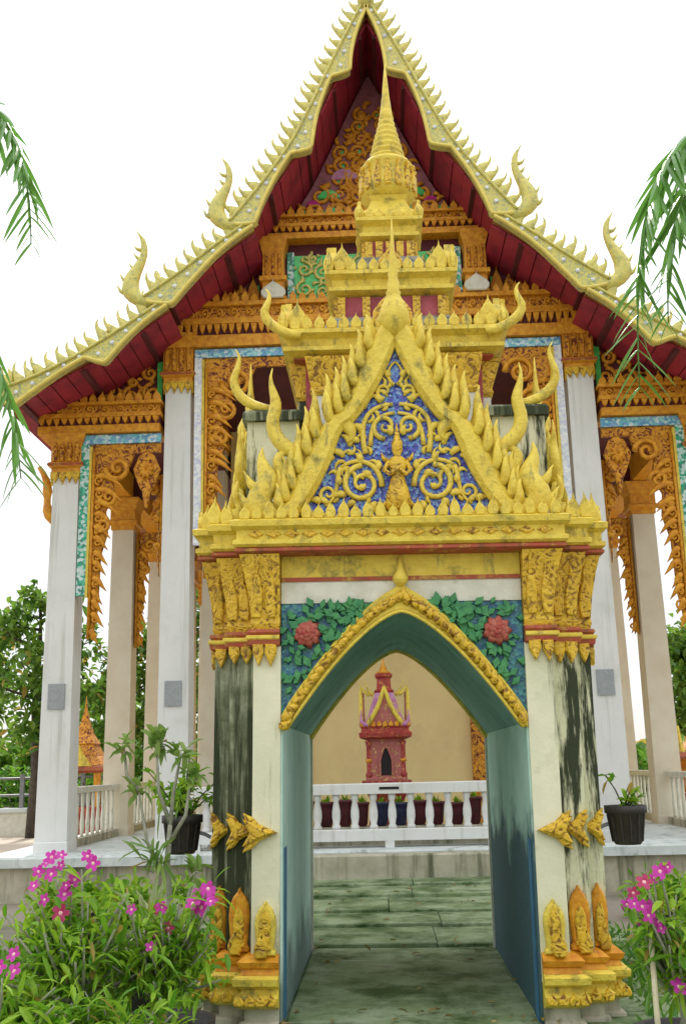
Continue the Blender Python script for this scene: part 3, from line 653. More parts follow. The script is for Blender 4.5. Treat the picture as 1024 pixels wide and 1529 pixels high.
# ================================================================== TEMPLE
TY = 13.5
temple = thing('temple', 'tall Thai temple hall with white columns, orange gilded beams and steep tiered red roof', 'temple', (0, TY, 0))
FL = 0.52
pf = mk('platform', MB().box(-4.85, 4.85, -.72, 16, 0.0, FL-.12), 'plinth', temple)
mk('platform_coping', MB().box(-4.92, 4.92, -.80, 16.05, FL-.119, FL, .02), 'plinth_white', pf)
def column(x, y, top, m='white_paint', plaque=False, cap_h=.68, back=False):
    sh = mk('column', MB().lathe([(.212, FL), (.212, FL+.12), (.202, FL+.13), (.188, top*.6), (.172, top)], 4, (x, y, 0), True), m, temple)
    cp = MB().lathe([(.18, top-.03), (.197, top-.02), (.195, top+.05), (.235, top+.07), (.235, top+.12), (.205, top+.14), (.205, top+cap_h*.62), (.255, top+cap_h*.9), (.27, top+cap_h)], 4, (x, y, 0), True)
    c = mk('capital', cp, 'orange_gold', sh)
    if back: return sh
    mk('capital_roll', MB().lathe([(.237, top+.075), (.247, top+.095), (.237, top+.115)], 4, (x, y, 0), True), 'red_trim', sh)
    pt = MB().prism([(-.05, 0), (-.05, -.06), (0, -.17), (.05, -.06), (.05, 0)], -.02, .02, .01).mesh('capital_petal', 'yellow_carved')
    rb = MB().tube([(0, 0, 0), (0, -.012, cap_h*.25), (0, -.01, cap_h*.5)], [.03, .04, .028], 6).mesh('capital_rib', 'orange_carved')
    for i in range(4):
        place('capital_petal', pt, sh, (x-.14+i*.093, y-.187, top+.0))
        place('capital_rib', rb, sh, (x-.15+i*.1, y-.212, top+.14))
        for s in (-1, 1): place('capital_petal', pt, sh, (x+s*.187, y-.14+i*.093, top), (0, 0, PI/2))
    if plaque:
        pz = FL+1.75
        mk('plaque', MB().box(x-.11, x+.11, y-.214, y-.19, pz, pz+.32, .006), 'grey_stone', sh)
    return sh
for s in (-1, 1):
    column(s*2.73, 0, 6.66, plaque=True)
    column(s*4.23, 0, 5.42, plaque=True, cap_h=.52)
    column(s*2.73, 3.15, 6.66, 'back_cream', back=True)
    for y in (3.15, 5.9, 8.7, 11.5, 14.3): column(s*4.23, y, 5.35, 'back_cream', back=True, cap_h=.5)
    # bracket under the eave on the outer side of the corner column
    mk('eave_bracket', MB().tube(bez((s*4.45, 0, 4.75), (s*4.62, 0, 5.05), (s*4.42, 0, 5.25), (s*4.66, 0, 5.55), 9), [.02, .06, .07, .05, .05, .07, .06, .05, .04, .03], 6, .7), 'orange_gold', temple, True)

def beam(x0, x1, z0, z1, y=-.26, y1=.26, frieze='orange_carved', name='beam'):
    """entablature: lower fascia, toothed fringe, fluted mid band, upper carved frieze and fillet"""
    h = z1-z0
    b = mk(name, MB().box(x0, x1, y, y1, z0, z0+h*.26), 'orange_gold', temple)
    mk('beam_band', MB().box(x0, x1, y+.03, y1-.03, z0+h*.262, z0+h*.50), 'dark_red', b)
    mk('beam_band', MB().box(x0-.02, x1+.02, y-.03, y1, z0+h*.501, z0+h*.64), 'orange_gold', b)
    mk('beam_frieze', MB().box(x0, x1, y+.01, y1-.01, z0+h*.641, z0+h*.90), frieze, b)
    mk('beam_fillet', MB().box(x0-.03, x1+.03, y-.05, y1, z0+h*.901, z1), 'orange_gold', b)
    n = max(1, int((x1-x0)/.10)); w = (x1-x0)/n
    th = MB().prism([(-w*.42, 0), (-w*.3, -h*.12), (0, -h*.235), (w*.3, -h*.12), (w*.42, 0)], -.03, .03, .01).mesh('beam_tooth', 'orange_gold')
    for i in range(n): place('beam_tooth', th, b, (x0+(i+.5)*w, y-.0, z0+h*.50))
    n = max(1, int((x1-x0)/.20)); w = (x1-x0)/n
    sc_ = MB(); 
    sc_.tube(scroll(-.02, 0, .055, 1.3, -PI/2, 1, 12, 0), .016, 5); sc_.tube(bez((-.02, 0, -.055), (.04, 0, -.05), (.07, 0, 0), (.085, 0, .05), 5), [.016, .02, .016, .012, .008, .003], 5)
    me = sc_.mesh('frieze_scroll', 'orange_gold', True)
    for i in range(n): place('frieze_scroll', me, b, (x0+(i+.5)*w, y, z0+h*.77), (0, 0, 0), ((1 if x0+(i+.5)*w < 0 else -1), 1, min(1.2, h*.26/.12)))
    return b
b2 = beam(-3.05, 3.05, 7.12, 7.76)
b1 = beam(-1.62, 1.62, 8.70, 9.05)
sb = []
for s in (-1, 1):
    sb.append(beam(min(s*2.96, s*4.62), max(s*2.96, s*4.62), 5.93, 6.36))
af_o = antefix('orange_gold', .11, .17, .04)
for i in range(46): place('antefix', af_o, b2, (-3.0+i*6.0/45, -.27, 7.755), (0, 0, 0), (1, 1, .8+.5*random.random()))
for i in range(24): place('antefix', af_o, b1, (-1.55+i*3.1/23, -.27, 9.045))
for s, b in zip((-1, 1), sb):
    for i in range(13): place('antefix', af_o, b, (s*(3.0+i*.125), -.27, 6.355))

# roof tiers
A = [(0, 11.76), (.2, 11.36), (.45, 10.84), (.75, 10.17), (1.05, 9.57), (1.45, 8.98), (1.86, 8.46)]
B = [(1.60, 8.44), (1.75, 8.34), (2.1, 8.08), (2.5, 7.76), (2.98, 7.42)]
C = [(2.72, 7.36), (3.0, 7.17), (3.4, 6.90), (3.9, 6.60), (4.4, 6.36), (4.88, 6.20)]
def smooth_poly(P, step):
    """Catmull-Rom resample"""
    Q = []
    for i in range(len(P)-1):
        p0 = Vector(P[max(i-1, 0)]); p1 = Vector(P[i]); p2 = Vector(P[i+1]); p3 = Vector(P[min(i+2, len(P)-1)])
        for k in range(12):
            t = k/12
            Q.append(0.5*((2*p1)+(-p0+p2)*t+(2*p0-5*p1+4*p2-p3)*t*t+(-p0+3*p1-3*p2+p3)*t**3))
    Q.append(Vector(P[-1]))
    L = [0]
    for a, b in zip(Q, Q[1:]): L.append(L[-1]+(b-a).length)
    n = max(2, round(L[-1]/step)); R = []; j = 0
    for k in range(n+1):
        d = L[-1]*k/n
        while j < len(L)-2 and L[j+1] < d: j += 1
        f = (d-L[j])/max(1e-9, L[j+1]-L[j]); R.append(Q[j].lerp(Q[j+1], f))
    return R
def normals(R):
    N_ = []
    for i in range(len(R)):
        t = (R[min(i+1, len(R)-1)]-R[max(i-1, 0)]).normalized(); N_.append(Vector((-t.y, t.x)) if t.x > 0 else Vector((t.y, -t.x)))
    return N_
OV = -1.1
flame_big = flame_me('barge_flame', .30, .08, .9, .6, 'crest_flame')
horn_P = bez((-.30, 0, -.10), (-.05, 0, -.24), (.20, 0, -.10), (.16, 0, .16), 8)+bez((.16, 0, .16), (.12, 0, .36), (-.02, 0, .50), (.02, 0, .74), 8)[1:]+bez((.02, 0, .74), (.03, 0, .84), (.07, 0, .9), (.12, 0, .98), 4)[1:]
hm = MB().tube(horn_P, [.06, .085, .10, .105, .10, .10, .105, .10, .095, .09, .08, .07, .06, .05, .045, .04, .035, .03, .022, .012, .003], 8, .6)
for (x, z, l) in ((.25, .0, .16), (.22, .18, .15), (.12, .36, .13), (.07, .52, .12), (.07, .66, .09)):
    hm.tube(bez((x-.06, 0, z), (x+.05, 0, z-.01), (x+.02, 0, z+l*.5), (x+.09, 0, z+l), 5), [.03, .035, .03, .02, .01, .002], 5, .6)
hm.tube(bez((-.16, 0, .0), (-.12, 0, .12), (-.2, 0, .2), (-.13, 0, .34), 6), [.05, .06, .055, .045, .03, .015, .003], 6, .6)
horn_mesh = hm.mesh('naga_finial', 'barge_flame', True)
for s in (-1, 1):
    for key, P, ncusp, wmin, wmax in (('A', A, 3, .05, .34), ('B', B, 1.0, .05, .36), ('C', C, 2, .05, .34)):
        R = smooth_poly(P, .16); Nn = normals(R)
        up = [(s*p.x, p.y) for p in R]; dn = [(s*(p.x-n.x*.07), p.y-n.y*.07) for p, n in zip(R, Nn)]
        y1 = {'A': 15.2, 'B': 14.9, 'C': 15.4}[key]
        slope = mk('roof_slope', MB().prism(up+dn[::-1], OV+.05, y1), 'roof_tile', temple)
        # soffit planks
        R2 = smooth_poly(P, .23); N2 = normals(R2)
        for i in range(len(R2)-1):
            a, b, na, nb = R2[i], R2[i+1], N2[i], N2[i+1]
            q = lambda p, n, d: (s*(p.x-n.x*d), p.y-n.y*d)
            aa = a.lerp(b, .03); bb = a.lerp(b, .97)
            d0 = .075+random.uniform(0, .012)
            mk('soffit_plank', MB().prism([q(aa, na, d0), q(bb, nb, d0), q(bb, nb, d0+.03), q(aa, na, d0+.03)], OV+.06, 3.0 if key != 'A' else 0.6), 'soffit_red', slope)
        for i in range(2, len(R2)-1, 4):      # purlins
            a, na = R2[i], N2[i]
            mk('purlin', MB().prism([(s*(a.x-na.x*.10-.04), a.y-na.y*.10-.04), (s*(a.x-na.x*.10+.04), a.y-na.y*.10-.04), (s*(a.x-na.x*.10+.04), a.y-na.y*.10+.02), (s*(a.x-na.x*.10-.04), a.y-na.y*.10+.02)], OV+.07, .6), 'dark_red', slope)
        # bargeboard with hooked lower edge
        R3 = smooth_poly(P, .045); N3 = normals(R3); n = len(R3)
        low = []
        for i, (p, nn) in enumerate(zip(R3, N3)):
            t = i/(n-1)*ncusp; f = t-math.floor(t) if i < n-1 else 1.0
            w = wmin+(wmax-wmin)*(f**2.2 if f < .86 else (1-(f-.86)/.14)**.8*.86**2.2)
            if key == 'A' and p.x < .25: w = min(w, p.x*1.6+.05)
            low.append((s*(p.x-nn.x*w), p.y-nn.y*w))
        top_ = [(s*(p.x+nn.x*.03), p.y+nn.y*.03) for p, nn in zip(R3, N3)]
        bb = mk('bargeboard', MB().prism(top_+low[::-1], OV-.10, OV+.04), 'barge', temple)
        mk('barge_rim', MB().tube([(x, OV-.11, z) for x, z in low], .028, 6), 'barge_edge', bb, True)
        mk('barge_rim', MB().tube([(x, OV-.11, z) for x, z in top_], .022, 6), 'barge_flame', bb, True)
        mid = [((a[0]*.5+b[0]*.5), (a[1]*.5+b[1]*.5)) for a, b in zip(top_, low)]
        for i in range(4, n-3, 5):
            mk('barge_boss', MB().lathe([(.03, 0), (.03, .012), (.012, .024)], 6), 'silver_mosaic', bb, loc=(mid[i][0], OV-.10, mid[i][1]), rot=(PI/2, 0, 0))
        Rf = smooth_poly(P, .15); Nf = normals(Rf)
        for i in range(1, len(Rf)-(1 if key == 'A' else 1)):
            p, nn = Rf[i], Nf[i]
            ang = math.atan2(nn.x, nn.y)*.45
            place('crest_flame', flame_big, bb, (s*(p.x+nn.x*.03), OV-.03, p.y+nn.y*.03), (random.uniform(-.08, .08), s*(ang+random.uniform(-.12, .12)), 0), (s*random.uniform(.85, 1.1), 1, random.uniform(.82, 1.12)))
        e = R[-1]
        place('naga_finial', horn_mesh, bb, (s*(e.x+.02), OV-.03, e.y+.12), (0, 0, 0), (s*1.15, 1.3, .92 if key != 'C' else .75))
mk('ridge_finial', MB().tube(bez((0, OV-.05, 11.68), (0, OV-.35, 12.0), (0, OV+.05, 12.4), (0, OV-.4, 13.1), 12), [.1, .12, .12, .11, .1, .09, .08, .07, .055, .045, .03, .018, .004], 8, .7), 'barge_flame', temple, True)

# gable panels, following the roof underside
RA = [p for p in smooth_poly(A, .1) if p.y > 9.0]; NA = normals(RA)
g_ = [(p.x-n.x*.14, p.y-n.y*.14) for p, n in zip(RA, NA)]; g_ = [(max(x, .0), z) for x, z in g_ if z > 9.05]
tymp = mk('tympanum', MB().prism([(0, 11.40)]+g_+[(g_[-1][0], 9.04), (-g_[-1][0], 9.04)]+[(-x, z) for x, z in g_[::-1]], -.02, .2), 'tymp_base', temple)
def hwA(z):
    for a, b in zip(g_, g_[1:]):
        if b[1] <= z <= a[1]: return a[0]+(b[0]-a[0])*(a[1]-z)/(a[1]-b[1])
    return 0.0 if z > 9.2 else g_[-1][0]
G = MB(); studs = []
rnd = random.Random(3)
z = 9.22; k = 0
while z < 11.05:
    w = hwA(z)-.08; r = .165-.012*((z-9.2)/.4); x = .02+r*(.9 if k % 2 else 1.1)
    while x+r*.6 < w:
        for s in (-1, 1):
            d = 1 if (k+int(x*9)) % 2 else -1
            P = scroll(s*x, z, r*.92, 1.5, PI/2 if k % 2 else -PI/2, s*d, 22, -.035)
            G.tube(P, [.034, .03, .016], 6, .9)
            for q in range(5):
                a = rnd.uniform(0, 2*PI)*s; l = rnd.uniform(.10, .17)
                px, pz = s*x+r*.95*math.cos(a), z+r*.95*math.sin(a)
                if abs(px) > hwA(pz)-.08: continue
                G.tube(bez((px, -.03, pz), (px+l*.5*math.cos(a+.7), -.05, pz+l*.5*math.sin(a+.7)), (px+l*.9*math.cos(a+.2), -.05, pz+l*.9*math.sin(a+.2)), (px+l*math.cos(a-.3), -.03, pz+l*math.sin(a-.3)), 5), [.02, .036, .034, .026, .015, .003], 6, .7)
            studs.append((s*x, z, r*.30, rnd.choice(('green_glass', 'green_glass', 'magenta_glass', 'lilac'))))
        x += r*1.85
    z += r*1.55; k += 1
mk('gilt_scrolls', G, 'orange_gold', tymp, True)
stud_me = {m_: MB().lathe([(1, 0), (1, .07), (.5, .17)], 9).mesh('glass_stud', m_) for m_ in ('green_glass', 'magenta_glass', 'lilac')}
for x, z, r, m_ in studs: place('glass_stud', stud_me[m_], tymp, (x, -.02, z), (PI/2, 0, 0), r)
# green glass fans low in the gable
for s in (-1, 1):
    for (x, z, r, m_) in ((.55, 9.10, .20, 'green_glass'), (.62, 9.42, .16, 'green_glass'), (1.0, 9.12, .15, 'green_glass'), (.38, 9.72, .2, 'lilac'), (.84, 9.32, .1, 'magenta_glass')):
        mk('glass_fan', MB().prism([(x*s+r*math.cos(a*PI/10), z+r*.9*math.sin(a*PI/10)) for a in range(11)], -.06, 0, .015), m_, tymp)
# middle storey: panel, posts, pedestals
mid_p = mk('upper_panel', MB().box(-1.6, 1.6, -.06, .2, 7.76, 8.70), 'dark_red', temple)
mk('glass_panel', MB().box(-1.16, 1.16, -.075, -.0605, 7.80, 8.52), 'green_glass', mid_p)
S = MB(); rnd = random.Random(8)
for s in (-1, 1):
    for (x, z, r) in ((.98, 8.0, .13), (.98, 8.30, .12), (.72, 7.95, .13), (.72, 8.24, .13), (.86, 8.46, .07), (.46, 8.0, .13), (.46, 8.3, .12), (.2, 8.1, .14), (.2, 8.38, .1)):
        S.tube(scroll(s*x, z, r, 1.5, PI/2, s*rnd.choice((-1, 1)), 18, -.09), [.026, .022, .012], 6)
        for a in (.4, 1.6, 2.8, 4.4):
            S.tube(bez((s*x+r*math.cos(a), -.085, z+r*math.sin(a)), (s*x+r*1.3*math.cos(a+.4), -.1, z+r*1.3*math.sin(a+.4)), (s*x+r*1.5*math.cos(a), -.1, z+r*1.5*math.sin(a)), (s*x+r*1.8*math.cos(a), -.09, z+r*1.8*math.sin(a)), 4), [.015, .03, .022, .012, .003], 6, .7)
mk('gilt_scrolls', S, 'barge_flame', mid_p, True)
for s in (-1, 1):
    a, b = min(s*1.12, s*1.22), max(s*1.12, s*1.22)
    mk('mosaic_strip', MB().box(a, b, -.11, -.0755, 7.80, 8.56), 'green_mosaic', mid_p)
    po = mk('upper_post', MB().lathe([(.16, 7.77), (.16, 7.80), (.15, 7.82), (.15, 8.02), (.19, 8.04), (.19, 8.10), (.15, 8.12), (.145, 8.45), (.19, 8.62), (.20, 8.698)], 4, (s*1.40, -.16, 0), True), 'orange_gold', temple)
    for i in range(3): mk('post_flute', MB().tube([(s*1.40-.09+i*.09, -.31, 8.13), (s*1.40-.09+i*.09, -.315, 8.44)], .026, 6), 'orange_carved', po)
    mk('post_pedestal', MB().prism([(s*1.40+x, 7.77+z) for x, z in leaf_outline(.36, .30, 6)], -.36, -.325, .012), 'white_rough', po)
    # half-gable beside the post
    RB = smooth_poly(B, .12); NB = normals(RB)
    pts = [(p.x-n.x*.13, p.y-n.y*.13) for p, n in zip(RB, NB)]; pts = [(x, z) for x, z in pts if z > 7.77 and x > 1.6]
    wg = mk('side_gable', MB().prism([(s*1.601, 7.765), (s*1.601, pts[0][1]+.08)]+[(s*x, z) for x, z in pts]+[(s*pts[-1][0]+s*.05, 7.765)], -.02, .18), 'dark_red', temple)
    for i, (x, h) in enumerate(((1.70, .52), (1.88, .44), (2.06, .34), (2.22, .24), (2.36, .16))):
        place('gable_leaf', antefix('orange_carved' if i % 2 else 'orange_gold', .2, h, .06), wg, (s*x, -.05, 7.77))
    mk('glass_strip', MB().box(min(s*1.64, s*1.66)-.02, max(s*1.64, s*1.66)+.02, -.06, -.021, 7.78, 8.1), 'green_glass', wg)
    # lower side gable above the side beam
    RC = smooth_poly(C, .12); NC = normals(RC)
    pts = [(p.x-n.x*.13, p.y-n.y*.13) for p, n in zip(RC, NC)]; pts = [(x, z) for x, z in pts if z > 6.38 and x > 2.95]
    wg = mk('side_gable', MB().prism([(s*2.95, 6.361), (s*2.95, pts[0][1]+.05)]+[(s*x, z) for x, z in pts]+[(s*(pts[-1][0]+.04), 6.361)], -.02, .18), 'dark_red', temple)
    S = MB()
    for (x, z, r) in ((3.12, 6.55, .14), (3.42, 6.52, .12), (3.66, 6.48, .09), (3.15, 6.84, .11), (3.38, 6.72, .07), (3.86, 6.45, .06)):
        S.tube(scroll(s*x, z, r, 1.5, PI/2, -s, 18, -.04), [.035, .03, .015], 6)
        for a in (.3, 1.4, 2.5):
            S.tube(bez((s*x+r*math.cos(a), -.04, z+r*math.sin(a)), (s*x+r*1.4*math.cos(a+.4), -.05, z+r*1.4*math.sin(a+.4)), (s*x+r*1.6*math.cos(a), -.05, z+r*1.6*math.sin(a)), (s*x+r*1.9*math.cos(a), -.04, z+r*1.9*math.sin(a)), 4), [.02, .035, .025, .015, .003], 6, .7)
    mk('gilt_scrolls', S, 'orange_gold', wg, True)
    mk('glass_strip', MB().box(min(s*2.97, s*3.04), max(s*2.97, s*3.04), -.07, -.021, 6.37, 7.0), 'green_glass', wg)

# hanging fretwork, mosaic frames, pendants
def fret(x0, d, zt, zb, wt, y):
    """openwork bracket growing from x0 in direction d, from zt down to zb"""
    r = mk('fret_bracket', MB().prism([(x0, zt), (x0+d*wt, zt), (x0+d*wt*.9, zt-.18), (x0+d*wt*.45, zt-.30), (x0+d*wt*.55, zt-.55), (x0+d*wt*.34, zt-.8), (x0+d*wt*.40, zt-1.1), (x0+d*wt*.25, zt-1.4), (x0+d*wt*.22, zb+.4), (x0+d*.06, zb), (x0, zb+.1)], y-.03, y+.03, .012), 'orange_carved', temple)
    S = MB()
    S.tube([(x0+d*.02, y-.05, zt), (x0+d*.02, y-.05, (zt+zb)/2), (x0+d*.02, y-.05, zb)], .022, 6)
    S.tube(scroll(x0+d*wt*.62, zt-.22, wt*.30, 1.6, PI, d, 22, y-.05), [.04, .034, .02], 6)
    S.tube(scroll(x0+d*wt*.42, zt-.62, wt*.22, 1.5, PI, d, 18, y-.05), [.036, .03, .018], 6)
    S.tube(scroll(x0+d*wt*.3, zt-1.0, wt*.18, 1.5, PI, d, 18, y-.05), [.034, .028, .016], 6)
    n = int((zt-zb-.3)/.17)
    for i in range(n):
        z = zt-.35-i*.17+random.uniform(-.03, .03); w = wt*(.62-.42*i/n)*random.uniform(.7, 1.15)
        S.tube(bez((x0+d*.05, y-.045, z), (x0+d*w*.6, y-.06, z+.03), (x0+d*w*.75, y-.06, z-.06), (x0+d*(w+.05), y-.04, z-.17), 6), [.03, .045, .046, .04, .03, .018, .003], 6, .7)
        S.tube(scroll(x0+d*.10, z-.06, random.uniform(.04, .075), 1.3, PI/2 if i % 2 else -PI/2, -d, 12, y-.05), .018, 5)
    mk('gilt_scrolls', S, 'orange_gold', r, True)
    return r
def pendant(x, zt, h, w, y):
    o = [(x, zt), (x+w*.28, zt-h*.08), (x+w*.5, zt-h*.32), (x+w*.34, zt-h*.55), (x+w*.14, zt-h*.75), (x+.012, zt-h), (x-.012, zt-h), (x-w*.14, zt-h*.75), (x-w*.34, zt-h*.55), (x-w*.5, zt-h*.32), (x-w*.28, zt-h*.08)]
    p = mk('pendant', MB().prism(o, y-.04, y+.04, .02), 'orange_carved', temple)
    S = MB()
    for a in range(10):
        an = a*PI/5; r = w*.30
        S.tube([(x, y-.06, zt-h*.34), (x+r*.6*math.cos(an), y-.075, zt-h*.34+r*.8*math.sin(an)), (x+r*math.cos(an), y-.05, zt-h*.34+r*1.3*math.sin(an))], [.02, .035, .006], 6)
    mk('gilt_scrolls', S, 'orange_gold', p, True)
for s in (-1, 1):
    # side bay
    mk('mosaic_strip', MB().box(min(s*2.95, s*4.03), max(s*2.95, s*4.03), -.20, -.14, 5.79, 5.915), 'cyan_mosaic', temple)
    mk('mosaic_strip', MB().box(min(s*3.91, s*4.03), max(s*3.91, s*4.03), -.20, -.14, 3.72, 5.789), 'green_mosaic', temple)
    mk('strip_edge', MB().box(min(s*3.875, s*3.909), max(s*3.875, s*3.909), -.21, -.15, 3.70, 5.75), 'yellow', temple)
    mk('valance', MB().box(min(s*2.95, s*3.87), max(s*2.95, s*3.87), -.17, -.12, 5.66, 5.785), 'orange_carved', temple)
    fret(s*3.87, -s, 5.66, 3.15, .56, -.15)
    pendant(s*3.13, 5.66, .78, .36, -.2)
    fret(s*2.96, s, 5.4, 4.6, .2, 0.1)
    # centre bay
    mk('mosaic_strip', MB().box(min(s*2.50, s*1.0), max(s*2.50, s*1.0), -.20, -.14, 6.98, 7.10), 'cyan_mosaic', temple)
    mk('mosaic_strip', MB().box(min(s*2.40, s*2.50), max(s*2.40, s*2.50), -.20, -.14, 4.35, 6.979), 'silver_mosaic', temple)
    mk('strip_edge', MB().box(min(s*2.365, s*2.399), max(s*2.365, s*2.399), -.21, -.15, 4.33, 6.95), 'yellow', temple)
    mk('valance', MB().box(min(s*.9, s*2.36), max(s*.9, s*2.36), -.17, -.12, 6.84, 6.975), 'orange_carved', temple)
    fret(s*2.36, -s, 6.84, 3.9, .70, -.15)
    # rear side bay frames, seen between the columns
    fret(s*4.03, -s, 5.3, 3.4, .36, 3.15)
    # beams linking the side columns
    mk('side_beam', MB().box(min(s*4.08, s*4.40), max(s*4.08, s*4.40), .26, 15.0, 5.86, 6.25), 'orange_gold', temple)
    mk('side_beam', MB().box(min(s*2.55, s*2.90), max(s*2.55, s*2.90), .26, 3.4, 7.14, 7.6), 'orange_gold', temple)
    mk('cross_beam', MB().box(min(s*2.9, s*4.08), max(s*2.9, s*4.08), 3.0, 3.3, 5.9, 6.2), 'dark_red', temple)
    mk('aisle_ceiling', MB().box(min(s*2.55, s*4.05), max(s*2.55, s*4.05), .27, 15.0, 6.28, 6.32), 'dark_red', temple)
mk('porch_ceiling', MB().box(-2.54, 2.54, .27, 3.29, 7.05, 7.10), 'dark_red', temple)
# inner hall
hall = mk('hall_wall', MB().box(-2.5, 2.5, 3.30, 14.8, FL, 7.6), 'wall_cream', temple)
for s in (-1, 1):
    dr = mk('hall_door', MB().box(min(s*1.50, s*2.30), max(s*1.50, s*2.30), 3.25, 3.30, FL, 3.4), 'dark', hall)
    for x0, x1, z0, z1 in ((1.30, 1.50, FL, 3.5), (2.30, 2.48, FL, 3.5), (1.30, 2.48, 3.501, 3.75)):
        mk('door_frame', MB().box(min(s*x0, s*x1), max(s*x0, s*x1), 3.20, 3.299, z0, z1), 'orange_carved', dr)
    # side balustrades
    for y0, y1 in ((.24, 2.91), (3.39, 5.66), (6.14, 8.46)):
        bal = mk('balustrade', MB().box(s*4.23-.08, s*4.23+.08, y0, y1, FL+.69, FL+.77, .01), 'white_rough', temple)
        mk('balustrade_rail', MB().box(s*4.23-.07, s*4.23+.07, y0, y1, FL, FL+.10), 'plinth', bal)
        n = int((y1-y0)/.25); bm_ = MB().lathe([(.022, .10), (.026, .14), (.032, .28), (.02, .45), (.026, .60), (.024, .69)], 8).mesh('baluster', 'white_rough', True)
        for i in range(n): place('baluster', bm_, bal, (s*4.23, y0+(i+.5)*(y1-y0)/n, FL))
mk('entrance_step', MB().box(-1.7, 1.7, -1.02, -.801, 0.0, FL-.03, .02), 'plinth', pf)
# white porch railing
rl = mk('porch_railing', MB().box(-2.5, 2.5, -.47, -.33, 1.145, 1.27, .012), 'white_paint', temple)
mk('railing_rail', MB().box(-2.5, 2.5, -.46, -.34, .60, .735, .01), 'white_paint', rl)
bm_ = MB().lathe([(.05, .735), (.05, .77), (.036, .79), (.052, .88), (.05, .95), (.03, 1.06), (.045, 1.09), (.045, 1.145)], 10).mesh('baluster', 'white_paint', True)
for i in range(23): place('baluster', bm_, rl, (-2.486+i*.226, -.40, 0))
for x in (-2.38, -1.19, -.04, 1.19, 2.38): mk('railing_post', MB().box(x-.055, x+.055, -.455, -.345, FL, .60), 'white_paint', rl)
mk('name_plate', MB().box(-.15, .09, -.478, -.471, 1.195, 1.225), 'dark', rl)

# ================================================================== SHRINE AND POTS ON THE PORCH
sh = thing('spirit_shrine', 'small red and lilac spirit house with gilded gables behind the white railing', 'shrine', (-.05, 14.3, FL)); sh.scale = (.9, .9, 1)
mk('pedestal', MB().lathe([(.36, 0), (.36, .10), (.28, .14), (.24, .5), (.30, .62), (.36, .68), (.36, .76)], 4, (0,0,0), True), 'shrine_red', sh)
bd = mk('body', MB().lathe([(.30, .76), (.30, .80), (.27, .82), (.265, 1.26), (.29, 1.30)], 4, (0,0,0), True), 'shrine_pale', sh)
ni = arch(.075, 1.02, .16, 12)
mk('niche', MB().prism([(.075, .83)]+ni+[(-.075, .83)], -.276, -.262), 'dark', bd)
fo = arch(.11, 1.02, .21, 12)
mk('niche_frame', MB().prism([(.11, .82)]+fo+[(-.11, .82), (-.076, .82)]+ni[::-1]+[(.076, .82)], -.30, -.264, .006), 'shrine_pale', bd)
for sx_ in (-1, 1):
    for sy_ in (-1, 1):
        p = mk('post', MB().lathe([(.05, .80), (.055, .84), (.036, .88), (.036, 1.2), (.055, 1.27)], 8, (sx_*.25, sy_*.25, 0)), 'shrine_red', sh, True)
        mk('post_ring', MB().lathe([(.045, 1.0), (.052, 1.02), (.045, 1.04)], 8, (sx_*.25, sy_*.25, 0)), 'orange_gold', p)
ev = mk('eave', MB().lathe([(.29, 1.29), (.38, 1.32), (.39, 1.37), (.35, 1.39), (.35, 1.43), (.37, 1.46)], 4, (0,0,0), True), 'shrine_red', sh)
for i in range(9): place('eave_leaf', antefix('orange_gold', .075, .09, .02), ev, (-.34+i*.085, -.36, 1.455))
for i in range(9):
    for q in (-1, 1): place('eave_leaf', antefix('orange_gold', .075, .09, .02), ev, (q*.36, -.34+i*.085, 1.455), (0, 0, PI/2))
mk('roof', MB().lathe([(.34, 1.46), (.24, 1.62), (.17, 1.82), (.13, 1.92)], 4, (0,0,0), True), 'lilac', sh)
for a in range(4):
    gb = MB().prism([(-.24, 1.46), (.24, 1.46), (.10, 1.70), (0, 1.92), (-.10, 1.70)], -.34, -.30, .01)
    e = mk('gable', gb, 'shrine_pale', sh, rot=(0, 0, a*PI/2))
    for q in (-1, 1):
        mk('gable_edge', MB().tube(bez((0, -.35, 1.98), (q*.06, -.35, 1.75), (q*.14, -.35, 1.62), (q*.27, -.35, 1.47), 8), [.018, .03, .034, .034, .034, .034, .036, .036, .03], 6), 'yellow', e, True)
        mk('gable_horn', MB().tube(bez((q*.25, -.35, 1.48), (q*.36, -.35, 1.46), (q*.36, -.35, 1.58), (q*.34, -.35, 1.68), 6), [.035, .035, .03, .025, .018, .01, .002], 6), 'lilac', e, True)
mk('crown', MB().lathe([(.13, 1.90), (.15, 1.93), (.11, 1.96), (.10, 2.10), (.13, 2.13), (.13, 2.16), (.06, 2.18)], 4, (0,0,0), True), 'shrine_red', sh)
mk('crown_cap', MB().lathe([(.10, 2.165), (.11, 2.19), (.06, 2.21), (.05, 2.25), (.02, 2.30), (.004, 2.38)], 10), 'orange_gold', sh, True)
for q in (-1, 1):
    for (x0, l) in ((.16, .20), (.22, .16)):
        mk('roof_horn', MB().tube(bez((q*x0, -.1, 1.88), (q*(x0+.06), -.1, 1.90), (q*(x0+.08), -.1, 1.95), (q*(x0+.15), -.1, 1.88+l), 6), [.025, .025, .022, .018, .013, .008, .002], 6), 'yellow', sh, True)
ledge = mk('pot_ledge', MB().box(-2.3, 2.3, 13.45, 13.80, FL, .74, .02), 'plinth', label='low grey plaster ledge carrying the pots behind the white railing', category='ledge')
pot_prof = [(.055, 0), (.075, .03), (.09, .20), (.095, .26), (.105, .27), (.105, .30), (.09, .30), (.085, .27)]
plabels = {'pot_red': 'dark red glazed flower pot standing on the porch ledge', 'pot_blue': 'dark blue flower pot beside the spirit house pedestal'}
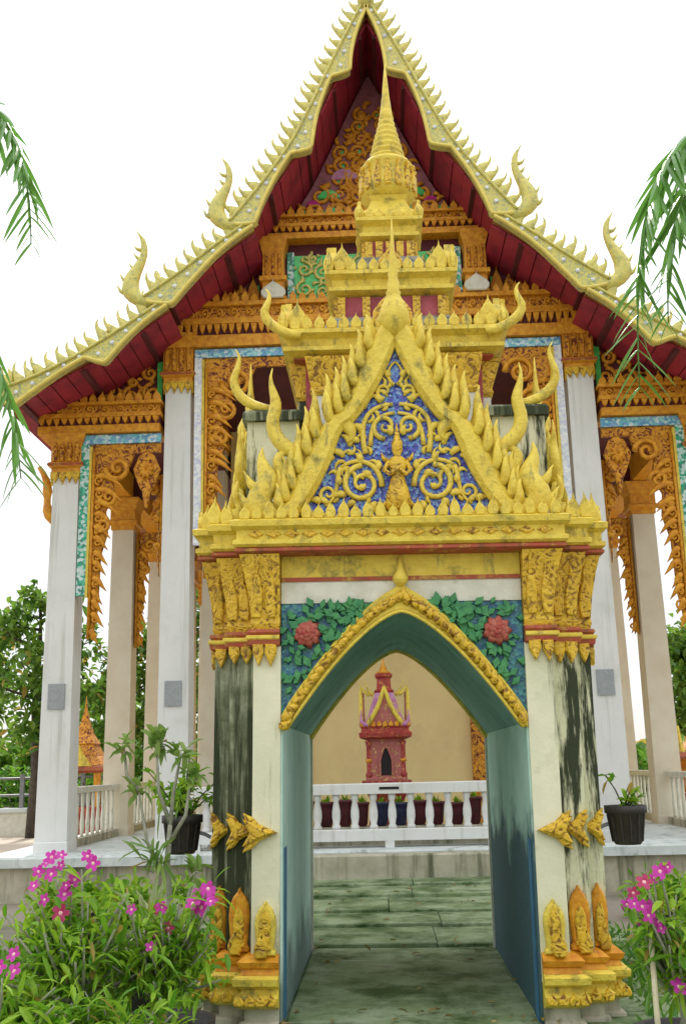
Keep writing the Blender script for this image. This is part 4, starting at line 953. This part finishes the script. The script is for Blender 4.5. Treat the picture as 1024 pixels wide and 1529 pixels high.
for i in range(13):
    x = -1.30+i*.234; m = 'pot_blue' if i in (5, 6) else 'pot_red'
    r = thing('flower_pot', plabels[m], 'pot', (x+random.uniform(-.02, .02), 13.6+random.uniform(-.04, .04), .74), group='pots on the porch ledge'); r.scale = (random.uniform(.9, 1.08),)*2+(random.uniform(.85, 1.1),)
    p = mk('pot_body', MB().lathe([(a*1.05, b*1.05) for a, b in pot_prof], 14), m, r, True)
    mk('soil', MB().lathe([(.07, .27), (.07, .28)], 10), 'soil', p)
    lf = MB()
    for k in range(26):
        a = random.uniform(0, 2*PI); l = random.uniform(.06, .15); el = random.uniform(.5, 1.4)
        d = Vector((math.cos(a)*math.cos(el), math.sin(a)*math.cos(el), math.sin(el))); sd_ = d.cross(Vector((0,0,1))).normalized()*.018
        b0 = Vector((0, 0, .28)); lf.add([b0, b0+d*l*.5+sd_, b0+d*l, b0+d*l*.5-sd_], [(0,1,2,3)])
    mk('foliage', lf, 'leaf_shrub', r, fix=False, kind='stuff')

# ================================================================== PLANTS
def rand_dir(rng, up=0.0):
    while True:
        v = Vector((rng.uniform(-1, 1), rng.uniform(-1, 1), rng.uniform(-1, 1)))
        if .05 < v.length < 1:
            v.normalize(); v.z += up; return v.normalized()
def add_leaf(mb, p, d, l, w, rng, fold=.25):
    d = d.normalized(); ref = Vector((rng.uniform(-.6, .6), rng.uniform(-.6, .6), 1)); sd_ = d.cross(ref)
    if sd_.length < 1e-3: sd_ = d.cross(Vector((1, 0, 0)))
    sd_.normalize(); up = sd_.cross(d)
    a = p; m1 = p+d*l*.35; m2 = p+d*l*.72-Vector((0, 0, l*.05)); t = p+d*l-Vector((0, 0, l*.16))
    mb.add([a, m1+sd_*w*.5+up*w*fold, m1, m1-sd_*w*.5+up*w*fold, m2+sd_*w*.42+up*w*fold, m2, m2-sd_*w*.42+up*w*fold, t],
           [(0, 2, 1), (0, 3, 2), (1, 2, 5, 4), (2, 3, 6, 5), (4, 5, 7), (5, 6, 7)])
def flower_mesh(m, r=.04):
    f = MB(); rng = random.Random(2)
    for k in range(5):
        a = 2*PI*k/5; d = Vector((math.cos(a), math.sin(a), .25)); sd_ = Vector((-math.sin(a), math.cos(a), 0))
        c = Vector((0, 0, 0))
        f.add([c, c+d*r*.5+sd_*r*.36, c+d*r*.95+sd_*r*.34-Vector((0,0,r*.1)), c+d*r*1.15-Vector((0,0,r*.16)), c+d*r*.95-sd_*r*.34-Vector((0,0,r*.1)), c+d*r*.5-sd_*r*.36], [(0,1,2,3,4,5)])
    f.lathe([(r*.1, -r*.8), (r*.16, -r*.3), (r*.26, r*.06), (.001, r*.14)], 6)
    me = f.mesh('flower', m, False, False); me.materials.append(MATS['throat'])
    for p in me.polygons[5:]: p.material_index = 1
    return me
FM = [flower_mesh('petal_pink'), flower_mesh('petal_red')]
def shrub(name, label, loc, pot_r, pot_h, tips, flowers, seed, leafm='leaf_shrub', leaves=15, ll=.10, lw=.022, group=None, spread=.09):
    """potted shrub: pot, branching stem to each tip, whorls of leaves, flowers at given points (all world coordinates)"""
    rng = random.Random(seed); root = thing(name, label, 'plant', loc, group=group); o = Vector(loc)
    p = mk('pot', MB().lathe([(pot_r*.70, 0), (pot_r*.76, .02), (pot_r*.92, pot_h*.8), (pot_r*.95, pot_h*.86), (pot_r*1.05, pot_h*.87), (pot_r*1.06, pot_h), (pot_r*.95, pot_h), (pot_r*.92, pot_h*.92)], 22), 'pot_black', root, True)
    mk('soil', MB().lathe([(pot_r*.92, pot_h*.9), (pot_r*.3, pot_h*.95)], 16), 'soil', p)
    st = MB(); lf = MB(); base = Vector((0, 0, pot_h*.9))
    st.tube([base, base+Vector((.01, 0, .08)), base+Vector((.0, .02, .16))], [.045, .035, .026], 7)
    hub = base+Vector((0, .02, .14))
    for t in tips:
        t = Vector(t)-o; mid = hub.lerp(t, .5)+Vector((rng.uniform(-.06, .06), rng.uniform(-.06, .06), -.03))
        P = bez(tuple(hub), tuple(hub.lerp(mid, .6)+Vector((0, 0, .03))), tuple(mid), tuple(t), 6)
        st.tube(P, [.016, .013, .011, .009, .008, .006, .004], 5)
        for k in range(leaves):
            u = rng.random()**.6; i = min(5, int((.35+.65*u)*6)); pp = Vector(P[i]).lerp(Vector(P[i+1]), rng.random())
            d = rand_dir(rng, .35)
            add_leaf(lf, pp+rand_dir(rng)*spread*rng.random(), d, ll*rng.uniform(.4, 1.45), lw*rng.uniform(.6, 1.5), rng)
    mk('stems', st, 'bark_pale', root, True); mk('foliage', lf, leafm, root, fix=False, kind='stuff')
    for q, m_ in flowers:
        q = Vector(q)-o; d = Vector((rng.uniform(-.5, .5), -1, rng.uniform(.1, .9))).normalized()
        fo_ = place('flower', FM[m_], root, q, d.to_track_quat('Z', 'Y').to_euler(), rng.uniform(.55, .95))
    return root
def tipcloud(rng, c, r, n):
    T = []
    for i in range(n):
        v = rand_dir(rng)*(rng.random()**.4); T.append((c[0]+v.x*r[0], c[1]+v.y*r[1], c[2]+abs(v.z)*r[2]-.25*r[2]*(v.z < 0)))
    return T
rng = random.Random(11)
def FLW(seq, y): return [((x, y+random.uniform(-.12, .05), z), m) for x, z, m in seq]
f1 = FLW([(-1.70, 1.05, 0), (-1.66, 1.09, 0), (-1.61, 1.12, 0), (-1.56, 1.13, 0), (-1.68, 1.00, 0), (-1.63, 1.04, 0), (-1.58, 1.08, 0), (-1.45, 1.12, 0), (-1.42, 1.09, 0), (-1.56, .99, 0), (-1.57, .95, 0), (-1.53, 1.01, 0), (-1.655, .93, 0), (-1.56, .88, 1)], 5.0)
f2 = FLW([(-1.245, .885, 0), (-1.14, .87, 1), (-1.12, .885, 0), (-1.10, .79, 1), (-1.155, .725, 0), (-1.14, .74, 0), (-.975, .90, 0), (-.92, .935, 0), (-.905, .90, 0), (-.94, .88, 0), (-.885, .915, 0), (-.965, .925, 0), (-.91, .96, 0)], 5.05)
f3 = FLW([(-1.70, .74, 0), (-1.66, .69, 0), (-1.72, .71, 0), (-1.84, .68, 0), (-1.86, .71, 0)], 4.7)
shrub('flowering_shrub', 'potted desert rose crowned by a big purple-pink flower cluster', (-1.50, 5.05, .02), .24, .34, tipcloud(rng, (-1.52, 5.02, .66), (.40, .26, .42), 60), f1, 1, leaves=20)
shrub('flowering_shrub', 'bushy potted desert rose with pink blooms beside the left gate pier', (-1.17, 5.22, .02), .25, .34, tipcloud(rng, (-1.16, 5.15, .62), (.30, .24, .34), 52)+[q for q, m_ in f2], f2, 2, leaves=15)
shrub('flowering_shrub', 'low trailing potted shrub with a few pale pink flowers', (-1.80, 4.72, .02), .24, .22, tipcloud(rng, (-1.66, 4.66, .40), (.44, .24, .34), 60), f3, 3, leaves=20, ll=.12)
shrub('fern_shrub', 'feathery green shrub without flowers filling the bed before the left pier', (-1.30, 4.78, .02), .2, .16, tipcloud(rng, (-1.28, 4.80, .34), (.42, .18, .26), 70), [], 8, leaves=24, ll=.11, lw=.018)
f4 = FLW([(1.11, 1.01, 0), (1.09, .98, 0), (1.12, .99, 0), (1.03, .97, 1), (1.00, .87, 0), (1.03, .86, 0), (1.06, .86, 0), (1.04, .83, 0), (1.08, .85, 0), (1.01, .91, 1), (1.06, .78, 0), (1.09, .80, 0), (1.03, .77, 0), (1.10, .77, 0), (1.17, .52, 0), (1.14, 1.03, 0), (.98, .86, 0)], 4.95)
shrub('flowering_shrub', 'potted desert rose with magenta flowers beside the right gate pier', (1.24, 5.15, .02), .24, .28, tipcloud(rng, (1.25, 5.1, .66), (.26, .24, .34), 44)+[q for q, m_ in f4[:12]], f4, 4, leaves=14, lw=.024)
mk('plant_stake', MB().tube([(1.075, 4.98, .02), (1.07, 4.98, .38), (1.073, 4.98, .74)], [.014, .013, .012], 8), 'stake', smooth=True, label='pale wooden stake standing upright in front of the magenta flowers', category='stake')
# young frangipani sapling with pale leaves and whitish flowers
sap = thing('sapling', 'thin grey sapling with pale yellow-green leaf whorls near the left gate pier', 'plant', (-1.30, 5.95, .02))
sp_ = MB(); sl = MB(); O = Vector((-1.30, 5.95, .02)); rng = random.Random(21)
trunkP = [(-1.30, 5.95, .02), (-1.28, 5.95, .45), (-1.27, 5.95, .72), (-1.29, 5.95, 1.0), (-1.275, 5.95, 1.22)]
sp_.tube([Vector(p)-O for p in trunkP], [.03, .026, .022, .017, .012], 7)
for (a, b) in (((-1.275, 5.95, 1.2), (-1.36, 5.95, 1.62)), ((-1.275, 5.95, 1.2), (-1.22, 5.95, 1.58)), ((-1.28, 5.95, 1.1), (-1.16, 5.93, 1.46)), ((-1.29, 5.95, .9), (-1.45, 5.93, 1.38)), ((-1.45, 5.93, 1.38), (-1.54, 5.93, 1.62)), ((-1.28, 5.95, .60), (-1.12, 5.9, .95)), ((-1.36, 5.95, 1.62), (-1.34, 5.95, 1.66))):
    a = Vector(a)-O; b = Vector(b)-O; m_ = a.lerp(b, .5)+Vector((rng.uniform(-.04, .04), 0, -.03))
    sp_.tube([a, m_, b], [.013, .010, .006], 6)
    for k in range(16): add_leaf(sl, b+rand_dir(rng)*.03, rand_dir(rng, .3), rng.uniform(.07, .14), .035, rng)
for k in range(34): add_leaf(sl, Vector((-1.36, 5.9, 1.02+rng.uniform(-.05, .05)))-O+rand_dir(rng)*.06, rand_dir(rng, .5), rng.uniform(.10, .2), .022, rng)
mk('stems', sp_, 'bark_pale', sap, True); mk('foliage', sl, 'leaf_sapling', sap, fix=False, kind='stuff')
# spiky pale plant low down
sk = thing('spiky_plant', 'pale spiky bromeliad in a dark pot below the sapling', 'plant', (-1.40, 6.05, .02))
mk('pot', MB().lathe([(.12, 0), (.15, .5), (.17, .52), (.17, .60), (.14, .60)], 14), 'pot_black', sk, True)
lf = MB()
for k in range(46): add_leaf(lf, Vector((0, 0, .60)), rand_dir(rng, .8), rng.uniform(.22, .42), .032, rng)
mk('foliage', lf, 'leaf_pale', sk, fix=False, kind='stuff')
# pots hung on the flanks of the gate
for s, lab in ((-1, 'black pot of dark glossy leaves hung beside the left gate pier'), (1, 'black pot with sparse twigs hung beside the right gate pier')):
    c = Vector((s*1.385+.02, 6.78, .98))
    hp = thing('hanging_pot', lab, 'pot', tuple(c)); hp.scale = (.9, .9, .95)
    pb_ = mk('pot_body', MB().lathe([(.085, 0), (.10, .02), (.125, .19), (.145, .20), (.145, .245), (.125, .245), (.12, .21)], 18), 'pot_black', hp, True)
    for i in range(12):
        a = 2*PI*i/12; mk('pot_rib', MB().tube([(.102*math.cos(a), .102*math.sin(a), .02), (.127*math.cos(a), .127*math.sin(a), .19)], .007, 5), 'pot_black', pb_)
    mk('soil', MB().lathe([(.12, .21), (.05, .225)], 12), 'soil', pb_)
    mk('bracket', MB().tube([(-s*.20, 0, .10), (-s*.16, 0, .12), (-s*.125, 0, .13)], .012, 6), 'metal_grey', hp)
    lf = MB(); st = MB()
    nt = 14 if s < 0 else 6
    for k in range(nt):
        d = rand_dir(rng, 1.2); l = rng.uniform(.18, .46) if s < 0 else rng.uniform(.12, .32); b0 = Vector((0, 0, .21)); t = b0+d*l
        st.tube([b0, b0.lerp(t, .5)+Vector((0, 0, .02)), t], [.006, .005, .003], 5)
        for q in range(18 if s < 0 else 7): add_leaf(lf, b0.lerp(t, rng.uniform(.3, 1)), rand_dir(rng, .3), rng.uniform(.06, .11), .035, rng)
    mk('stems', st, 'bark', hp, True); mk('foliage', lf, 'leaf_shrub', hp, fix=False, kind='stuff')
# low ground cover in the planting beds
gc = MB(); rng = random.Random(31)
for k in range(5200):
    s = -1 if k % 3 else 1
    x = s*rng.uniform(1.28, 3.2) if s < 0 else rng.uniform(1.32, 3.2); y = rng.uniform(4.3, 9.5)
    add_leaf(gc, Vector((x, y, .02)), rand_dir(rng, 1.3), rng.uniform(.08, .26), .03, rng)
mk('ground_cover', gc, 'grass', fix=False, kind='stuff', label='low green ground cover in the beds beside the gate', category='ground cover')
fl_ = MB()
for k in range(150):
    add_leaf(fl_, Vector((rng.uniform(-1.2, 1.2), rng.choice((rng.uniform(5.2, 6.6), rng.uniform(6.4, 12.3))), .10)), Vector((rng.uniform(-1, 1), rng.uniform(-1, 1), .08)), rng.uniform(.04, .10), .03, rng)
fl_.v = [(x, y, z if y < 9.7 else z+.03*(1+(y > 10.4)+(y > 11.3))+.01) for x, y, z in fl_.v]
mk('fallen_leaves', fl_, 'leaf_dry', fix=False, kind='stuff', label='dry leaves fallen on the mossy paving', category='leaves')
# background shrubs behind the pots, against the platform
def bush(name, label, c, r, n, ll, lw, leafm, seed, group=None, trunk=True):
    rng = random.Random(seed); root = thing(name, label, 'bush', (c[0], c[1], .0), group=group); st = MB(); lf = MB()
    for i in range(max(8, n//40)):
        v = rand_dir(rng)*rng.random()**.35; t = Vector((v.x*r[0], v.y*r[1], r[2]*.95+v.z*r[2]))
        t.z = max(t.z, .12)
        st.tube([(v.x*.08, v.y*.08, 0), t*.5, t], [.02, .012, .005], 5)
        for k in range(40): add_leaf(lf, t+rand_dir(rng)*rng.random()*r[0]*.38, rand_dir(rng, .2), ll*rng.uniform(.6, 1.3), lw*rng.uniform(.8, 1.2), rng)
    mk('stems', st, 'bark', root); mk('crown', lf, leafm, root, fix=False)
    return root
for i, (x, y, r, lab) in enumerate(((-2.45, 10.4, .42, 'low green bush at the platform between gate and temple'), (-3.2, 10.9, .40, 'rounded green bush against the platform, farther from the gate'), (2.7, 10.6, .40, 'green bush against the platform behind the right hanging pot'),
                                    (-2.2, 7.4, .34, 'leafy green bush beside the left gate wall'), (2.15, 7.2, .34, 'leafy green bush beside the right gate wall'))):
    bush('garden_bush', lab, (x, y), (r*1.2, r, r*.55), 700, .13, .045, 'leaf_shrub', 50+i)

# ================================================================== PALMS
def leaflet_mesh(l, w, droop, name='leaflet'):
    m = MB(); n = 5; V = []; F_ = []
    for i in range(n+1):
        t = i/n; ww = w*math.sin(PI*min(1, t*.85+.15))**.7*(1 if t < 1 else .05)
        x = l*t; z = -droop*l*t*t
        V += [(x, -ww/2, z), (x, 0, z+ww*.25), (x, ww/2, z)]
    for i in range(n):
        a = i*3; F_ += [(a, a+3, a+4, a+1), (a+1, a+4, a+5, a+2)]
    return m.add(V, F_)
LM = [leaflet_mesh(.66, .05, .10).mesh('leaflet', 'leaf_palm', False, False), leaflet_mesh(.56, .055, .18).mesh('leaflet', 'leaf_palm', False, False), leaflet_mesh(.38, .036, .2).mesh('leaflet', 'leaf_palm', False, False)]
def frond(root, P0, P1, P2, P3, n, rng, objs=True, ls=1.0):
    P = [Vector(p) for p in bez(P0, P1, P2, P3, 24)]
    fr = mk('frond', MB().tube(P, [.035, .03, .024, .018, .012, .006], 6), 'leaf_palm', root, True)
    J = MB()
    for i in range(n):
        t = .22+.78*i/(n-1); f = t*24; k = min(23, int(f)); p = P[k].lerp(P[k+1], f-k); T = (P[k+1]-P[k]).normalized()
        for s in (-1, 1):
            side = T.cross(Vector((0, 0, 1)))
            if side.length < .2: side = T.cross(Vector((0, 1, 0)))
            side.normalize()
            nrm = side.cross(T)
            d = (side*s*rng.uniform(.75, 1.0)+T*rng.uniform(.55, .95)+nrm*rng.uniform(-.5, .35)+Vector((0, 0, -.35))).normalized()
            sc = ls*(.55+.6*math.sin(PI*min(1, .15+t*.8)))*rng.uniform(.8, 1.15)
            X = d; Yv = Vector((0, 0, 1)).cross(X); Yv = Yv.normalized() if Yv.length > .05 else Vector((0, 1, 0)); Z = X.cross(Yv)
            M = Matrix(((X.x, Yv.x, Z.x, p.x), (X.y, Yv.y, Z.y, p.y), (X.z, Yv.z, Z.z, p.z), (0, 0, 0, 1))) @ Matrix.Rotation(rng.uniform(-.7, .7), 4, 'X') @ Matrix.Scale(sc, 4)
            me = LM[rng.randrange(3)]
            if objs:
                o = place('leaflet', me, fr); o.matrix_local = M
            else:
                J.add([M @ v.co for v in me.vertices], [tuple(q.vertices) for q in me.polygons])
    if not objs: mk('leaflets', J, 'leaf_palm', fr, fix=False, kind='stuff')
def palm(label, x, y, h, seen, seed):
    rng = random.Random(seed); root = thing('palm_tree', label, 'palm tree', (x, y, 0))
    R_ = [(.17 if i % 2 else .155)-.05*i/30 for i in range(31)]
    mk('trunk', MB().lathe([(R_[i], h*i/30) for i in range(31)], 12), 'bark', root, True)
    for (P0, P1, P2, P3, n) in seen:
        frond(root, *[(p[0]-x, p[1]-y, p[2]) for p in (P0, P1, P2, P3)], n, rng, True)
    base = 0 if x > 0 else PI
    for i in range(9):
        a = base+math.radians(-100+i*25); el = rng.uniform(.2, .9); L = rng.uniform(1.7, 2.2)
        d = Vector((math.cos(a), math.sin(a), 0))
        frond(root, (0, 0, h), tuple(d*L*.35+Vector((0, 0, h+L*.5*el))), tuple(d*L*.8+Vector((0, 0, h+L*.4*el))), tuple(d*L+Vector((0, 0, h-L*.35))), 26, rng, False)
palm('palm tree with drooping feathery fronds beside the right eave of the temple', 4.55, 9.2, 6.9,
     [((4.55, 9.2, 6.9), (3.4, 9.1, 8.3), (2.42, 9.0, 7.4), (2.33, 8.95, 4.75), 50),
      ((4.55, 9.2, 6.9), (3.7, 9.0, 7.6), (2.7, 8.8, 7.2), (2.6, 8.8, 5.3), 40),
      ((4.55, 9.2, 6.9), (4.1, 9.3, 8.3), (3.4, 9.3, 8.2), (2.85, 9.3, 6.6), 26)], 5)
palm('palm tree hanging two sparse fronds beside the left eave of the temple', -5.0, 9.0, 7.2,
     [((-5.0, 9.0, 7.2), (-4.4, 9.0, 8.8), (-3.40, 9.0, 8.3), (-3.32, 9.0, 6.45), 44),
      ((-5.0, 9.0, 7.0), (-4.2, 9.0, 6.6), (-3.5, 9.0, 5.6), (-3.30, 9.0, 4.1), 40)], 6)

# ================================================================== BACKGROUND TREES, FENCE, SHELTERS
def tree(label, x, y, h, spread, n_leaf, ll, seed, leafm='leaf_tree', name='tree', group=None, z0=.35):
    rng = random.Random(seed); root = thing(name, label, 'tree', (x, y, 0), group=group); tr = MB(); lf = MB()
    tr.tube([(0, 0, 0), (.05, 0, h*.25), (-.04, .03, h*.5), (.03, 0, h*.75), (0, 0, h*.95)], [h*.022, h*.018, h*.014, h*.009, h*.003], 8)
    ends = []
    for i in range(26):
        z = h*rng.uniform(z0, .95); a = rng.uniform(0, 2*PI); L = spread*rng.uniform(.35, 1)*(1.1-.6*abs(z/h-.62)/.4)
        e = Vector((math.cos(a)*L, math.sin(a)*L, z+L*rng.uniform(.1, .55))); b0 = Vector((0, 0, z))
        m_ = b0.lerp(e, .5)+Vector((0, 0, -.08*L)); tr.tube([b0, m_, e], [h*.007, h*.005, h*.0015], 5)
        for q in range(3): ends.append(b0.lerp(e, rng.uniform(.45, 1))+rand_dir(rng)*.25)
    per = n_leaf//len(ends)
    for e in ends:
        r = rng.uniform(.25, .5)*spread/1.6
        for k in range(per): add_leaf(lf, e+rand_dir(rng)*r*rng.random()**.6, rand_dir(rng, -.1), ll*rng.uniform(.6, 1.3), ll*.5, rng)
    mk('trunk', tr, 'bark', root, True); mk('crown', lf, leafm, root, fix=False)
tree('slender tree with sparse round leaves beyond the left courtyard wall', -8.35, 25.0, 6.0, 1.7, 1700, .26, 1)
tree('leafy tree seen between the left outer temple columns', -6.6, 27.0, 5.2, 1.5, 1600, .25, 2)
tree('dense tree behind the left side aisle of the temple', -5.9, 31.5, 7.0, 1.6, 1800, .28, 3)
tree('broad tree standing left of the slender courtyard tree', -11.2, 27.5, 5.6, 1.9, 1700, .28, 4)
tree('leafy tree at the right edge beyond the temple balustrade', 7.7, 25.5, 4.6, 1.5, 2800, .26, 5)
tree('tree seen through the right side aisle of the temple', 6.1, 31.0, 3.9, 1.3, 2200, .26, 6)
for i, x in enumerate((-13.2, -11.6, -10.0, -8.6, -7.3, -6.2, 5.4, 6.6, 7.9, 9.4, 11.0)):
    bush('hedge_bush', 'bright green hedge bush growing beyond the %s aisle of the temple' % ('left' if x < 0 else 'right'), (x, 29.0+random.uniform(-.8, 1.2)), (1.1, .8, random.uniform(.8, 1.15)), 1300, .24, .10, 'leaf_hedge', 80+i, group='hedge bushes behind the courtyard')
# far-off wood closing the horizon
wd = MB(); rng = random.Random(9)
for k in range(9000):
    x = rng.uniform(-46, 46); hgt = 3.2+1.3*math.sin(x*.35)+.9*math.sin(x*.9+1)
    add_leaf(wd, Vector((x, rng.uniform(48, 54), rng.random()**.7*hgt)), rand_dir(rng), rng.uniform(.6, 1.2), .55, rng)
mk('wood', wd, 'leaf_tree', fix=False, kind='stuff', label='far wood closing the view behind the temple grounds', category='wood')
# fence and low wall on the left, wall on the right
for s, x0, x1 in ((-1, -15.0, -6.6), (1, 6.4, 14.0)):
    wl_ = thing('boundary_wall', 'low pale boundary wall with pipe rails %s the temple' % ('left of' if s < 0 else 'right of'), 'wall', ((x0+x1)/2, 26.0, 0))
    hw = (x1-x0)/2
    mk('wall_body', MB().box(-hw, hw, -.1, .1, 0, .55), 'white_rough', wl_)
    mk('coping', MB().box(-hw-.02, hw+.02, -.14, .14, .551, .65, .02), 'plinth_white', wl_)
    for i in range(int(2*hw/1.5)+1): mk('fence_post', MB().box(-hw+i*1.5+.02, -hw+i*1.5+.12, -.05, .05, .65, 1.45), 'metal_grey', wl_)
    for z in (.95, 1.35): mk('fence_rail', MB().tube([(-hw, 0, z), (hw, 0, z)], .03, 8), 'metal_grey', wl_, True)
# small boundary-marker shelters
def shelter(label, x, y):
    r = thing('marker_shelter', label, 'shelter', (x, y, 0))
    b = mk('base', MB().lathe([(.55, 0), (.55, .35), (.45, .42), (.48, .6), (.55, .66), (.55, .8)], 4, (0,0,0), True), 'shrine_red', r)
    for a in (-1, 1):
        for c in (-1, 1): mk('post', MB().box(a*.38-.06, a*.38+.06, c*.38-.06, c*.38+.06, .8, 1.45), 'orange_gold', r)
    mk('marker_stone', MB().prism([(u, w+.8) for u, w in leaf_outline(.34, .55, 7)], -.05, .05, .02), 'grey_stone', r)
    mk('eave', MB().lathe([(.48, 1.45), (.58, 1.5), (.56, 1.58), (.45, 1.6)], 4, (0,0,0), True), 'red_trim', r)
    rf = mk('roof', MB().lathe([(.5, 1.6), (.34, 1.78), (.24, 2.0), (.26, 2.03), (.16, 2.2), (.08, 2.45), (.03, 2.7), (.003, 3.0)], 4, (0,0,0), True), 'orange_carved', r)
    for a in range(4):
        e = mk('gable', MB().prism([(-.3, 1.58), (.3, 1.58), (.1, 1.85), (0, 2.1), (-.1, 1.85)], -.56, -.50, .02), 'yellow', r, rot=(0, 0, a*PI/2))
shelter('gilded boundary-marker shelter on red base beside the left aisle', -6.15, 21.5)
shelter('gilded boundary-marker shelter on red base beside the right aisle', 6.35, 21.5)
print('objects', len(bpy.data.objects), 'tris', sum(len(o.data.polygons) for o in bpy.data.objects if o.type == 'MESH'))
